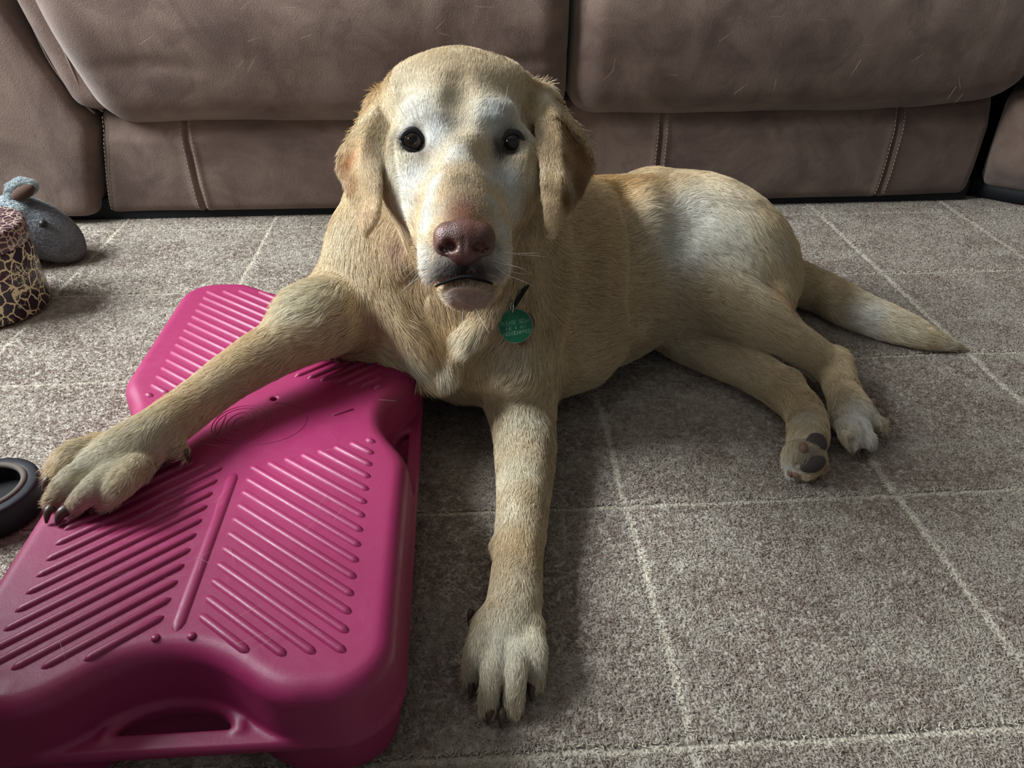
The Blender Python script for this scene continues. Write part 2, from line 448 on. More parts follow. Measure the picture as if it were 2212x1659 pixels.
th_ = rng.uniform(0, 2 * math.pi, nn); yd = np.stack([np.cos(th_), np.sin(th_), np.full(nn, .15)], 1)
hair('carpet_pile', np.stack([yp[:, 0], yp[:, 1], np.full(nn, -.0016)], 1), yd, np.tile([0, 0, 1.0], (nn, 1)), .0040, yc, m_yarn, floor, root_r=.00048, pts=4, lift=.55, curl=.9, wig=.3)
# ------------------------------------------------------------------ sofa
m_suede = material('brown_suede', srgb(108, 89, 80), .92, .15, sheen=.45)
nt = NT(m_suede); P_ = nt.geo(); nt.b.inputs['Sheen Roughness'].default_value = .5; nt.b.inputs['Sheen Tint'].default_value = (.75, .72, .70, 1)
n1 = nt.noise(P_, 7, 5, .6, 1.2); n2 = nt.noise(P_, 15, 5, .65, .9)
c1 = nt.ramp(n1.outputs[0], [(.34, srgb(90, 72, 65)), (.5, srgb(109, 90, 81)), (.68, srgb(126, 107, 96))]).outputs[0]
c2 = nt.mix(nt.math('MULTIPLY', nt.ramp(n2.outputs[0], [(.38, (1, 1, 1)), (.48, (0, 0, 0))]).outputs[0], .38), c1, srgb(82, 65, 58))
nt.l(c2, nt.b.inputs['Base Color'])
n3 = nt.noise(P_, 420, 2, .6); n4 = nt.noise(P_, 900, 2, .6)
b1 = nt.bump(n3.outputs[0], .5, .0014); nt.bump(n4.outputs[0], .3, .0008, b1)
m_black = material('black_plinth_and_filler', srgb(22, 24, 28), .7, .3); m_thread = material('beige_thread', srgb(176, 158, 138), .8)
def rbox(name, lo, hi, r, mat, parent, n=(40, 10, 24), warp=None, amp=.003, seed=3, rs=None):
    lo, hi = np.array(lo, float), np.array(hi, float); c = (lo + hi) / 2; h = (hi - lo) / 2; r = min(r, h.min() * .98)
    V = []; Q = []; key = {}
    grids = [np.linspace(-1, 1, k + 1) for k in n]
    def vid(p):
        k = tuple(np.rint(p * 1e5).astype(int))
        if k not in key: key[k] = len(V); V.append(p)
        return key[k]
    for ax in range(3):
        u, v = (ax + 1) % 3, (ax + 2) % 3
        for sgn in (-1, 1):
            G = [[None] * len(grids[v]) for _ in grids[u]]
            for i, a in enumerate(grids[u]):
                for j, b in enumerate(grids[v]):
                    p = np.zeros(3); p[ax] = sgn; p[u] = a; p[v] = b; G[i][j] = vid(p)
            for i in range(len(grids[u]) - 1):
                for j in range(len(grids[v]) - 1):
                    q = (G[i][j], G[i + 1][j], G[i + 1][j + 1], G[i][j + 1]); Q.append(q if sgn > 0 else q[::-1])
    V = np.array(V); S = V * h; inn = np.clip(S, -(h - r), h - r); dd = S - inn; L = np.linalg.norm(dd, axis=1)[:, None]
    nrm = dd / np.maximum(L, 1e-9); W = inn + nrm * r + c
    # keep corners even: points already spread over the rounding
    if amp: W = W + nrm * (amp * (vnoise(W, 7, seed) + .5 * vnoise(W, 17, seed + 1)))[:, None]
    if warp: W = warp(W)
    return mesh_np(name, W, np.array(Q), mat, parent)
sofa = empty('sofa', (.19, 1.75, 0)); tag(sofa, 'brown suede recliner sofa with stitched front panels, across the back of the room', 'sofa')
YF = 1.437
def wp_left(W):
    x, y, z = W.T.copy(); k = np.clip((z - .2) / .18, 0, 1.6); e = np.clip((-.3 - x) / .35, 0, 1)
    x = x - .055 * k * e; y = y + .035 * np.clip((.26 - z) / .1, 0, 1) ** 2
    y -= .018 * np.exp(-((z - .34) / .09) ** 2)
    cr = .006 * np.exp(-((z - .262 - .03 * np.sin(x * 9)) / .012) ** 2) * np.clip(vnoise(np.stack([x, z], 1), 6, 71), 0, 1); y += cr
    return np.stack([x, y, z], 1)
def wp_right(W):
    x, y, z = W.T.copy(); k = np.clip((.30 - z) / .11, 0, 1); e = np.clip((x - .80) / .24, 0, 1)
    z = z + .035 * e ** 2 * np.clip((.33 - z) / .13, 0, 1); y = y + .035 * np.clip((.26 - z) / .1, 0, 1) ** 2; y -= .018 * np.exp(-((z - .34) / .09) ** 2)
    return np.stack([x, y, z], 1)
rbox('seat_cushion', (-.635, 1.395, .176), (.186, 2.05, .475), .055, m_suede, sofa, (110, 50, 50), wp_left, .004, 3)
rbox('seat_cushion', (.194, 1.395, .180), (1.035, 2.05, .475), .055, m_suede, sofa, (110, 50, 50), wp_right, .004, 13)
def wp_box(W):
    x, y, z = W.T.copy(); k = np.clip((z - .19) / .19, -.2, 1.6); x = x - .062 * k + .01 * k * k; return np.stack([x, y, z], 1)
rbox('cushion_side_band', (-.675, 1.425, .205), (-.60, 2.0, .465), .03, m_suede, sofa, (14, 20, 30), wp_box, .001, 5)
def tubeobj(name, pts, r, mat, parent, n=30, seg=8):
    V_, F_ = tube(spline(pts, n), r, seg); return mesh_np(name, V_, F_, mat, parent)
tubeobj('piping', [aty(96, -12, 1.432), aty(118, 55, 1.428), (aty(150, 135, 1.425)), aty(186, 210, 1.430), aty(222, 240, 1.445)], .0022, m_suede, sofa)
def wp_panel(xs_, edge=0.0):
    def f(W):
        x, y, z = W.T.copy(); y = y + .010 * np.clip((.09 - z) / .08, 0, 1) ** 2 + .02 * np.clip((z - .15) / .06, 0, 1); x = x - .036 * np.clip(1 - z / .17, 0, 1) * np.clip((-.45 - x) / .19, 0, 1) * edge
        for s in xs_: y = y + .006 * np.exp(-((x - s) / .0032) ** 2) - .0022 * np.exp(-((np.abs(x - s) - .009) / .006) ** 2)
        y = y - .008 * np.sin(np.clip((x + .64) / .83 % 1, 0, 1) * math.pi)
        return np.stack([x, y, z], 1)
    return f
rbox('front_panel', (-.652, YF, .010), (.183, 1.62, .208), .020, m_suede, sofa, (230, 12, 40), wp_panel([-.500, .03], 1.0), .0015, 21)
rbox('front_panel', (.191, YF, .010), (1.016, 1.62, .212), .020, m_suede, sofa, (230, 12, 40), wp_panel([.372, .826]), .0015, 27)
def wp_arm(W):
    x, y, z = W.T.copy(); k = np.clip((z - .17) / .21, 0, 2.2); e = np.clip((x + 1.0) / .3, 0, 1)
    x = x - (.085 * k) * e - .040 * np.clip(1 - z / .17, 0, 1) * e; return np.stack([x, y, z], 1)
rbox('arm', (-1.02, 1.422, .010), (-.660, 2.35, .60), .022, m_suede, sofa, (30, 30, 60), wp_arm, .003, 31)
tubeobj('piping', [aty(38, -12, 1.436), aty(72, 60, 1.436), aty(112, 140, 1.437), aty(165, 208, 1.44), aty(205, 245, 1.447)], .0020, m_suede, sofa)
rbox('back_cushion', (-.64, 1.95, .43), (.186, 2.30, .98), .09, m_suede, sofa, (40, 16, 30), None, .004, 41)
rbox('back_cushion', (.194, 1.95, .43), (1.035, 2.30, .98), .09, m_suede, sofa, (40, 16, 30), None, .004, 43)
boxes('plinth_and_gap_filler', [((-.93, 1.452, .0), (1.02, 2.3, .04)), ((.90, 1.60, 0), (1.30, 2.2, .40))], m_black, sofa)  # second box is black filler, added so the right-hand gap stays dark
m_blocker = m_suede
blocker_root = empty('blocker', (-1.1, .2, 0)); tag(blocker_root, 'brown suede armchair added out of view left of the camera to shade the board', 'blocker')  # unseen furniture shape, added to block window light from the board's near left
rbox('blocker_arm', (-.82, -.55, .02), (-.585, .53, .60), .06, m_blocker, blocker_root, (14, 30, 16), None, .003, 61)
rbox('blocker_arm', (-1.72, -.55, .02), (-1.50, .64, .56), .07, m_blocker, blocker_root, (14, 30, 16), None, .003, 62)
rbox('seat_cushion', (-1.50, -.45, .10), (-.82, .56, .45), .06, m_blocker, blocker_root, (20, 30, 14), None, .003, 63)
rbox('blocker_back', (-1.55, -.80, .10), (-.76, -.45, 1.0), .08, m_blocker, blocker_root, (20, 14, 24), None, .003, 64)
# corner section on the right, turned towards the camera
def turn(cx, cy, deg):
    c, s_ = math.cos(math.radians(deg)), math.sin(math.radians(deg))
    def f(W):
        x, y = W[:, 0].copy(), W[:, 1].copy(); W = W.copy(); W[:, 1] += 0
        W[:, 0] = cx + c * x - s_ * y; W[:, 1] = cy + s_ * x + c * y; return W
    return f
KX, KY, KA = 1.026, 1.418, -38
tf = turn(KX, KY, KA)
def wk(W): W = W.copy(); W[:, 1] += .05 * np.clip((.11 - W[:, 2]) / .09, 0, 1) ** 2; return tf(W)
rbox('corner_front_panel', (-.012, .0, .022), (.62, .4, .215), .025, m_suede, sofa, (60, 10, 30), wk, .0015, 51)
rbox('corner_cushion', (.000, -.030, .222), (.62, .4, .48), .05, m_suede, sofa, (50, 12, 40), tf, .003, 53)
rbox('corner_plinth', (-.05, .045, .0), (.62, .38, .040), .01, m_black, sofa, (4, 4, 2), tf, 0)
# stitches
def stitches(line, step=.0075, ln=.0048, r=.0007):
    P = spline(line, 200); s = np.concatenate([[0], np.cumsum(np.linalg.norm(np.diff(P, axis=0), axis=1))]); out = []
    for t in np.arange(0, s[-1] - ln, step):
        a = [np.interp(t, s, P[:, i]) for i in range(3)]; b = [np.interp(t + ln, s, P[:, i]) for i in range(3)]
        out.append(tube([a, (np.array(a) + b) / 2 + [0, -.0003, 0], b], [r * .6, r, r * .6], 5))
    return out
def front_y(z): return YF - .010 + .010 * np.clip((.09 - z) / .08, 0, 1) ** 2 + .02 * np.clip((z - .15) / .06, 0, 1) + .020 * (1 - math.sqrt(max(0, 1 - max(0, (abs(z - .109) - .079) / .020) ** 2)))
zs = np.linspace(.022, .195, 12)
st = []
for xs_ in (-.500, .372, .826):
    for o_ in (-.0085, .0085): st += stitches([(xs_ + o_, front_y(z) - .0030 - .008 * math.sin(((xs_ + .64) / .83 % 1) * math.pi) + .0082, z) for z in zs])
st += stitches([(-.645 - .034 * max(0, 1 - z / .17), front_y(z) + .0075, z) for z in zs])
V_, F_ = join(st); tag(mesh_np('stitching', V_, F_, m_thread, sofa), kind='stuff')
ks = [np.array([[.004, -.0005 + .012 + (.05 * max(0, min(1, (.11 - z) / .09)) ** 2), z]]) for z in zs]
V_, F_ = join(stitches([tf(k)[0] for k in ks])); tag(mesh_np('stitching', V_, F_, m_thread, sofa), kind='stuff')
# ------------------------------------------------------------------ pink exercise board
BCX, BCY = -.2155, .6265
BT, BS = .105, .050                      # top height, height of the moulding seam
m_pink = material('pink_plastic', srgb(150, 40, 88), .42, .5)
nt = NT(m_pink); P_ = nt.geo(); n1 = nt.noise(P_, 1400, 2, .6); n2 = nt.noise(P_, 45, 4, .6, 1.5); n3 = nt.noise(P_, 5, 3)
nt.l(nt.ramp(n3.outputs[0], [(.3, srgb(141, 37, 81)), (.7, srgb(158, 44, 95))]).outputs[0], nt.b.inputs['Base Color'])
b1 = nt.bump(n1.outputs[0], .22, .0005); nt.bump(n2.outputs[0], .10, .002, b1)
nt.l(nt.ramp(n2.outputs[0], [(.3, (.36, .36, .36)), (.7, (.50, .50, .50))]).outputs[0], nt.b.inputs['Roughness'])
HX, HY = .1580, .3175
def smin(a, b, k): h = np.maximum(k - np.abs(a - b), 0) / k; return np.minimum(a, b) - h * h * k * .25
def plan(x, y, grow=0.0, dep=1.0, notch=True):
    hx, hy, r = HX + grow, HY + grow, .045 + grow
    qx, qy = np.abs(x) - hx + r, np.abs(y) - hy + r
    d = np.minimum(np.maximum(qx, qy), 0) + np.sqrt(np.maximum(qx, 0) ** 2 + np.maximum(qy, 0) ** 2) - r
    if notch:
        for (w, dp, vert) in ((.070, .044, True), (.060, .034, False)):
            dp = dp * dep; R = (w * w + dp * dp) / (2 * dp); c = R - dp
            n_ = (np.sqrt(x * x + (np.abs(y) - HY - c) ** 2) if vert else np.sqrt((np.abs(x) - HX - c) ** 2 + y * y)) - R
            d = -smin(-d, n_, .024)
    return d
bf = Sdf((BCX - .175, BCY - .335, -.006), (BCX + .175, BCY + .335, .115), .0017)
bx = (bf.lo[0] + np.arange(bf.n[0]) * bf.h - BCX)[:, None]; by = (bf.lo[1] + np.arange(bf.n[1]) * bf.h - BCY)[None, :]
def sl_(u, v, hw, hd): return (np.sqrt((u / hw) ** 2 + (v / hd) ** 2) - 1) * hd
slot_y = np.maximum(sl_(bx, np.abs(by) - (HY - .013), .041, .021), np.abs(by) - (HY - .013)); slot_x = np.maximum(sl_(by, np.abs(bx) - (HX - .011), .034, .015), np.abs(bx) - (HX - .011))
slot = np.minimum(slot_y, slot_x); rimd = np.minimum(np.abs(sl_(bx, np.abs(by) - (HY - .013), .046, .0245)), np.abs(sl_(by, np.abs(bx) - (HX - .011), .038, .018)))
for k in range(bf.n[2]):
    z = bf.lo[2] + k * bf.h; up = z > BS; t = (z - BS) / (BT - BS) if up else (BS - z) / BS
    t_ = min(max(t, 0), 1); d = plan(bx, by, -.004 * t_ - (.0 if up else .003), .80 + .20 * t_ ** .8)
    r = .014; zt = (z - BT) if up else (-.001 - z)
    e = np.minimum(np.maximum(d + r, zt + r), 0) + np.sqrt(np.maximum(d + r, 0) ** 2 + max(zt + r, 0) ** 2) - r
    lip = np.maximum(plan(bx, by, .0012, 1, False), abs(z - BS) - .0028)
    shelf = np.maximum(plan(bx, by, -.0015, 1, False), abs(z - BS) - .0052); shelf = np.maximum(shelf, -slot)
    f = np.minimum(e, np.maximum(lip, -slot)); f = smin(f, shelf, .004); f = smin(f, np.maximum(np.maximum(rimd - .0015, abs(z - BS - .004) - .0035), plan(bx, by, -.010, 1, False)), .003)
    bf.f[:, :, k] = f
# drain hole, small dimple
bf.capsule((-.2031, .6583, .09), (-.2031, .6583, .12), .0035, .0035, .001, 'sub')
V_, Q_ = bf.mesh(); V_ = laplace(V_, Q_, 2, .5)
board = mesh_np('exercise_board', V_, Q_, m_pink, origin=(BCX, BCY, 0))
tag(board, 'pink plastic exercise step board with ribbed top, under the dog\'s foreleg', 'exercise board')
def bar(a, b, w, h, z=BT, dome=.5):
    a, b = np.array(a), np.array(b); d = b - a; L = np.linalg.norm(d); d /= L; n = np.array([-d[1], d[0]])
    prof = [(-1.0, -.3), (-.72, .62), (-.3, 1.0), (.3, 1.0), (.72, .62), (1.0, -.3)]; V = []; Fc = []
    st = [(0, .05, -.2), (w * .35, .7, .6), (w * .8, 1, 1), (L - w * .8, 1, 1), (L - w * .35, .7, .6), (L, .05, -.2)]
    for s_, ws, hs in st:
        for p, q in prof:
            xy = a + d * s_ + n * p * w / 2 * ws; V.append((xy[0] + BCX, xy[1] + BCY, z + (q * h if q > 0 else q * .001) * max(hs, 0) - (.0003 if hs < 0 else 0)))
    for i in range(5):
        for j in range(5): q = i * 6 + j; Fc.append((q, q + 1, q + 7, q + 6))
    Fc = [f[::-1] for f in Fc]
    return np.array(V), Fc
PITCH = .01672
ribs = []
for sy in (-1, 1):
    for sx in (1, -1):
        for k in range(-2, 26):
            yk = -.0500 - PITCH * k; pts = []
            for x in np.linspace(.012, .1225, 140):
                y = yk + .82 * (.1225 - x)
                ymax = -.0375 - .35 * (.1225 - x); ymin = -.2845 if x > .07 else -.2845 + .030 * ((.07 - x) / .058) ** 1.3
                if ymin <= y <= ymax: pts.append((x, y))
            if len(pts) < 4: continue
            a, b = pts[0], pts[-1]
            if math.hypot(a[0] - b[0], a[1] - b[1]) < .006: continue
            ribs.append(((sx * a[0], -sy * a[1]) if sy > 0 else (sx * a[0], a[1]), (sx * b[0], -sy * b[1]) if sy > 0 else (sx * b[0], b[1])))
for a, b in ribs:
    V_, F_ = bar(a, b, .0074, .0026); mesh_np('ridge', V_, F_, m_pink, board)
for sy in (-1, 1):
    V_, F_ = bar((0, sy * .0845), (0, sy * .2595), .0105, .0022); mesh_np('centre_ridge', V_, F_, m_pink, board)
    for sx in (-1, 1):
        V_, F_ = uv_sphere(np.array([BCX + sx * .0125, BCY + sy * .2630, BT]), (.0032, .0032, .0022), nu=14, nv=8) if 'uv_sphere' in globals() else (None, None)
        if V_ is not None: mesh_np('stud', V_, F_, m_pink, board)
V_, F_ = bar((.076, -.003), (.0965, .0075), .0028, .0018); mesh_np('raised_mark', V_, F_, m_pink, board)
def ring(cx, cy, rx, ry, r=.0006, n=60, ph=0.0, arc=1.0):
    t = np.linspace(0, 2 * math.pi * arc, n) + ph
    return tube(np.stack([BCX + cx + rx * np.cos(t), BCY + cy + ry * np.sin(t), np.full(n, BT + .0000)], 1), r, 6)
OX, OY = -.0105, -.0105
emb = [ring(OX, OY, .0285, .031), ring(OX - .001, OY, .024, .0265), ring(OX - .002, OY, .013, .019, .0005), ring(OX - .002, OY, .0065, .0105, .0005), ring(.012, OY, .040, .034, .0005, 50, -1.9, .55)]
V_, F_ = join(emb); tag(mesh_np('embossed_emblem', V_, F_, m_pink, board))
V_, F_ = bar((OX - .019, OY - .017), (OX - .019, OY + .017), .0015, .0006); mesh_np('embossed_emblem', V_, F_, m_pink, board)
m_hole = material('dark_hole', srgb(40, 22, 32), .8)
# ------------------------------------------------------------------ the dog
PXM = lambda r, d: r * d / FPX
BONES = []
BZ = 0.105                              # height of the board's top
dogf = Sdf((-0.60, 0.28, -0.008), (0.82, 1.26, 0.49), 0.0023)
def cap(a, b, ra, rb, k=0.02, squash=None, flow=None, w=1.0):
    dogf.capsule(a, b, ra, rb, k, 'add', squash)
    BONES.append((np.asarray(a), np.asarray(b), ra, rb, flow, w))
def P3(c):
    """(px, py, radius px, mode, value): 'd' camera depth, 'z' height, 'f' resting on a plane of that height"""
    px, py, rp, mode = c[:4]
    if mode == 'd': d = c[4]; p = at(px, py, d); return p, rp * d / FPX
    if mode == 'z': p = atz(px, py, c[4]); return p, rp * depth(p) / FPX
    if mode == 'f':
        zb = c[4] if len(c) > 4 else 0.0
        rz = ray(px, py)[2]; d = (CAM_H - zb) / (rp / FPX - rz); return at(px, py, d), rp * d / FPX
def chain(cs, k=0.02, op='add', bone=True, sub=4):
    q = [P3(c) for c in cs]; n = (len(q) - 1) * sub + 1
    if len(q) > 2: W = spline([list(p) + [r] for p, r in q], n)
    else: W = np.array([list(q[0][0]) + [q[0][1]], list(q[1][0]) + [q[1][1]]])
    dogf.poly(W[:, :3], W[:, 3], k, op)
    if bone and op == 'add':
        for (a, ra), (b, rb) in zip(q[:-1], q[1:]): BONES.append((a, b, ra, rb, None, 1.0))
    return q
CAMX = np.array([c_right, c_up, -c_fwd])
def ell(px, py, d, rx, ry, rz, k=0.02, op='add', rot=0.0, flow=None):
    """ellipsoid facing the camera: rx, ry in px at its depth, rz in metres along the view, rot turns it clockwise"""
    A = CAMX.copy(); c, s_ = math.cos(rot), math.sin(rot); A = np.array([A[0] * c - A[1] * s_, A[0] * s_ + A[1] * c, A[2]])
    p = at(px, py, d); dogf.ellipsoid(p, A, (PXM(rx, d), PXM(ry, d), rz), k, op)
    if op == 'add' and flow is not None:
        r = PXM(min(rx, ry), d); BONES.append((p, p + 1e-5, min(r, rz), min(r, rz), np.asarray(flow, float), 1.0))
def surf(px, py, start=.4, off=0.0):     # where the line of sight first meets the dog
    r = ray(px, py); t = np.arange(start, 1.5, .0006); v = dogf.sample(C0 + r * t[:, None])
    i = np.argmax(v < 0); return C0 + r * (t[i] + off), t[i]
DN = -c_up                               # image-down in space
def cam3(x, y, z=0.0): return c_right * x - c_up * y - c_fwd * z   # right, down, towards the camera

# trunk: ribs, loin, rump
chain([(985, 590, 226, 'd', .915), (1120, 592, 226, 'd', .965), (1240, 592, 205, 'd', 1.03), (1400, 540, 160, 'd', 1.09)], k=.05)
chain([(1120, 660, 190, 'd', .95), (1290, 650, 135, 'd', 1.0), (1420, 640, 80, 'd', 1.04)], k=.04)
ell(1540, 540, 1.065, 190, 140, .085, k=.012, rot=.62)
BONES.append((at(1430, 440, 1.02), at(1640, 640, 1.00), .06, .05, None, 1.0))
chain([(1410, 460, 88, 'd', 1.11), (1520, 480, 98, 'd', 1.11), (1610, 545, 92, 'd', 1.09), (1665, 610, 55, 'd', 1.07)], k=.03)
# neck and breast
chain([(990, 290, 120, 'd', .80), (985, 420, 200, 'd', .87), (978, 520, 243, 'd', .905)], k=.03)
chain([(1010, 560, 165, 'd', .85), (1010, 690, 140, 'd', .87)], k=.03)
chain([(790, 500, 60, 'd', .86), (835, 620, 58, 'd', .826), (900, 730, 42, 'd', .812), (948, 800, 24, 'd', .818)], k=.02)      # breast folds
chain([(1110, 560, 50, 'd', .845), (1080, 670, 44, 'd', .805), (1020, 735, 36, 'd', .797), (972, 795, 24, 'd', .814)], k=.016)
chain([(1130, 740, 70, 'd', .86), (1120, 790, 60, 'd', .84)], k=.03)
chain([(700, 720, 55, 'd', .87), (830, 760, 40, 'd', .85), (930, 810, 26, 'd', .84)], k=.03)
chain([(1180, 775, 82, 'z', .062), (1235, 752, 88, 'z', .066)], k=.035)
chain([(1000, 790, 78, 'z', .062), (1060, 800, 74, 'z', .055)], k=.03)
# dog's right fore leg over the board
chain([(840, 600, 140, 'd', .88), (770, 655, 95, 'd', .86), (670, 688, 76, 'z', .168)], k=.03)
chain([(830, 625, 98, 'd', .87), (705, 675, 70, 'd', .865)], k=.03, bone=False)
chain([(700, 690, 70, 'z', .162), (590, 755, 60, 'z', .156), (500, 812, 54, 'z', .147), (420, 872, 51, 'z', .138), (350, 925, 55, 'z', .135), (285, 975, 66, 'z', .130), (225, 1012, 58, 'z', .128)], k=.022)
# dog's left fore leg towards the camera
chain([(1085, 700, 120, 'd', .87), (1113, 800, 86, 'z', .075), (1126, 880, 68, 'f', 0.0)], k=.03)
chain([(1122, 850, 76, 'f'), (1133, 940, 67, 'f'), (1134, 1020, 64, 'f'), (1129, 1100, 58, 'f'), (1120, 1190, 56, 'f'), (1113, 1280, 60, 'f'), (1100, 1370, 66, 'f', -.006)], k=.012)
chain([(1092, 1180, 30, 'f', .01), (1080, 1175, 18, 'f', .012)], k=.01, bone=False)
# upper hind leg
chain([(1490, 520, 100, 'd', 1.055), (1550, 565, 105, 'd', 1.045), (1625, 632, 74, 'd', 1.03)], k=.035)
chain([(1490, 610, 95, 'z', .105), (1600, 668, 66, 'z', .092), (1690, 722, 48, 'z', .072), (1790, 788, 39, 'z', .034)], k=.035)
chain([(1645, 690, 40, 'z', .080), (1662, 655, 34, 'd', 1.02)], k=.03, bone=False)
chain([(1797, 787, 41, 'z', .034), (1822, 850, 38, 'f'), (1840, 895, 46, 'f')], k=.008)
# lower hind leg
chain([(1430, 690, 66, 'f'), (1500, 740, 52, 'f'), (1600, 788, 48, 'f'), (1690, 838, 46, 'f')], k=.01)
chain([(1690, 838, 45, 'f'), (1735, 890, 42, 'f'), (1746, 945, 45, 'f'), (1728, 985, 36, 'f')], k=.008)
# tail
chain([(1690, 600, 50, 'z', .05), (1765, 628, 45, 'f'), (1850, 670, 42, 'f'), (1940, 705, 36, 'f'), (2015, 733, 22, 'f'), (2078, 750, 5, 'f')], k=.012)
# toes: (start, knuckle, tip)
TOE_TIPS = []
def toe(a, b, c, zb, k=.005, kn=.030):
    q = chain([(a[0], a[1], a[2], 'z', zb + .026), (b[0], b[1], b[2], 'z', zb + kn), (c[0], c[1], c[2], 'f', zb)], k=k)
    TOE_TIPS.append(q[-1][0]); return q
ell(1096, 1355, depth(atz(1096, 1355, .02)), 72, 66, .022, k=.01)
for t in (((1048, 1350, 32), (1027, 1415, 30), (1019, 1462, 21)), ((1075, 1370, 32), (1062, 1450, 30), (1054, 1522, 25)),
          ((1118, 1370, 32), (1114, 1450, 31), (1109, 1522, 26)), ((1146, 1350, 32), (1156, 1415, 30), (1158, 1474, 21))): toe(*t, 0.0)
ell(265, 990, depth(atz(265, 990, BZ + .02)), 78, 52, .024, k=.01, rot=-.6)
for t in (((230, 965, 34), (160, 985, 32), (122, 1020, 22)), ((235, 995, 34), (160, 1030, 31), (122, 1072, 25)),
          ((265, 1015, 36), (205, 1052, 32), (163, 1092, 26)), ((295, 1010, 38), (255, 1050, 34), (226, 1082, 27))): toe(*t, BZ)
chain([(350, 950, 36, 'z', BZ + .02), (385, 965, 24, 'z', BZ + .018), (396, 980, 15, 'z', BZ + .012)], k=.008, bone=False)
for t in (((1858, 895, 26), (1880, 905, 22), (1898, 924, 15)), ((1846, 915, 28), (1862, 938, 26), (1876, 958, 18)),
          ((1826, 918, 24), (1834, 945, 20), (1846, 966, 14))): toe(*t, 0.0, k=.004, kn=.026)
chain([(1722, 980, 32, 'z', .03), (1706, 1005, 17, 'f'), (1704, 1022, 11, 'f')], k=.008, bone=False)
chain([(1735, 985, 34, 'z', .025), (1742, 1010, 30, 'f')], k=.01, bone=False)
chain([(1752, 985, 34, 'z', .025), (1768, 1005, 22, 'f')], k=.01, bone=False)

# head
ell(990, 252, .728, 166, 139, .070, k=.02, flow=cam3(0, -.8, -.6))
ell(990, 200, .80, 118, 80, .06, k=.03)
ell(905, 226, .738, 70, 58, .05, k=.02); ell(1082, 216, .738, 72, 58, .05, k=.02)
for s_, bx, cx_ in ((-1, 925, 880), (1, 1062, 1112)):
    ell(bx, 246, .672, 55, 36, .020, k=.018, flow=cam3(s_ * .6, -.8))
    ell(cx_, 375, .708, 60, 92, .048, k=.02, flow=cam3(s_ * .5, .85))
    ell(bx - s_ * 6, 262, .665, 42, 18, .014, k=.01, rot=s_ * .15)
    chain([(cx_ - s_ * 2, 360, 50, 'd', .690), (cx_ - s_ * 30, 430, 52, 'd', .668), (cx_ - s_ * 58, 505, 48, 'd', .642)], k=.025, bone=False)
    chain([((828, 1164)[s_ > 0], (232, 215)[s_ > 0], 34, 'd', .745), (cx_ + s_ * 12, 300, 50, 'd', .735)], k=.02, bone=False)
ell(995, 400, .685, 118, 110, .05, k=.03)
ell(995, 490, .73, 124, 130, .06, k=.03)
chain([(989, 275, 60, 'd', .690), (988, 330, 56, 'd', .664), (994, 400, 60, 'd', .632), (1002, 485, 66, 'd', .603)], k=.025, bone=False)
chain([(1000, 430, 70, 'd', .645), (1003, 520, 86, 'd', .614), (1003, 555, 76, 'd', .606)], k=.02, bone=False)
BONES.append((at(1002, 520, .60), at(990, 330, .66), .045, .045, None, 1.0))
chain([(957, 480, 38, 'd', .622), (952, 540, 44, 'd', .613), (954, 585, 43, 'd', .606), (975, 600, 32, 'd', .600)], k=.014, bone=False)
chain([(1050, 480, 38, 'd', .622), (1056, 540, 44, 'd', .613), (1053, 583, 43, 'd', .606), (1028, 598, 32, 'd', .600)], k=.014, bone=False)
chain([(1008, 580, 40, 'd', .600), (1008, 540, 44, 'd', .598)], k=.012, bone=False)
chain([(1012, 618, 56, 'd', .625), (1012, 570, 90, 'd', .66)], k=.012, bone=False)
chain([(990, 635, 30, 'd', .612), (1035, 635, 30, 'd', .612)], k=.012, bone=False)
BONES.append((at(1010, 610, .60), at(1010, 690, .66), .03, .03, None, 1.0))
# skin folds on the ribs and the flank crease
for pts_, rr_, off_ in (([(1352, 400), (1378, 480), (1388, 560), (1384, 640), (1392, 690)], .018, -.007), ([(1255, 440), (1275, 540), (1270, 660), (1255, 760)], .018, -.0165), ([(1188, 520), (1205, 600), (1200, 700), (1195, 770)], .016, -.0145),
        ([(880, 610), (920, 690), (962, 775)], .014, -.009), ([(1150, 660), (1090, 730), (1020, 800)], .012, -.0075)):
    ps = [surf(x, y, off=off_)[0] for x, y in pts_]; dogf.poly(spline(ps, 12), np.full(12, rr_), .016, 'sub')
# mouth line, lip cleft, forehead furrow, eye sockets
mouth = [(920, 628, .575), (940, 622, .575), (965, 611, .572), (1003, 601, .570), (1035, 607, .572), (1064, 616, .575), (1090, 620, .58)]
mouth_pts = [surf(a, b - 3, off=.0012)[0] for a, b, _ in mouth]
for (a, b) in zip(mouth[:-1], mouth[1:]):
    pa, da = surf(a[0], a[1]); pb, db = surf(b[0], b[1]); dogf.capsule(pa, pb, .0034, .0034, .002, 'sub')
pa, _ = surf(1003, 572); pb, _ = surf(1003, 600); dogf.capsule(pa, pb, .0018, .0018, .003, 'sub')
for (x0, y0), (x1, y1) in (((1820, 903), (1842, 962)), ((1848, 893), (1878, 950)), ((1866, 892), (1890, 925))):
    pa, _ = surf(x0, y0, off=-.001); pb, _ = surf(x1, y1, off=-.002); dogf.capsule(pa, pb, .0022, .0032, .002, 'sub')
for (x0, y0), (x1, y1) in (((990, 160), (990, 200)), ((990, 200), (988, 250))):
    pa, _ = surf(x0, y0, off=-.0095); pb, _ = surf(x1, y1, off=-.0095); dogf.capsule(pa, pb, .0095, .0095, .010, 'sub')
EYES = [(892, 303), (1104, 308)]
for s_, (ex, ey) in zip((-1, 1), EYES):
    ell(ex - s_ * 26, ey + 28, .634, 26, 22, .012, k=.02, op='sub')
    ell(ex, ey, .652, 27, 22, .014, k=.006, op='sub')
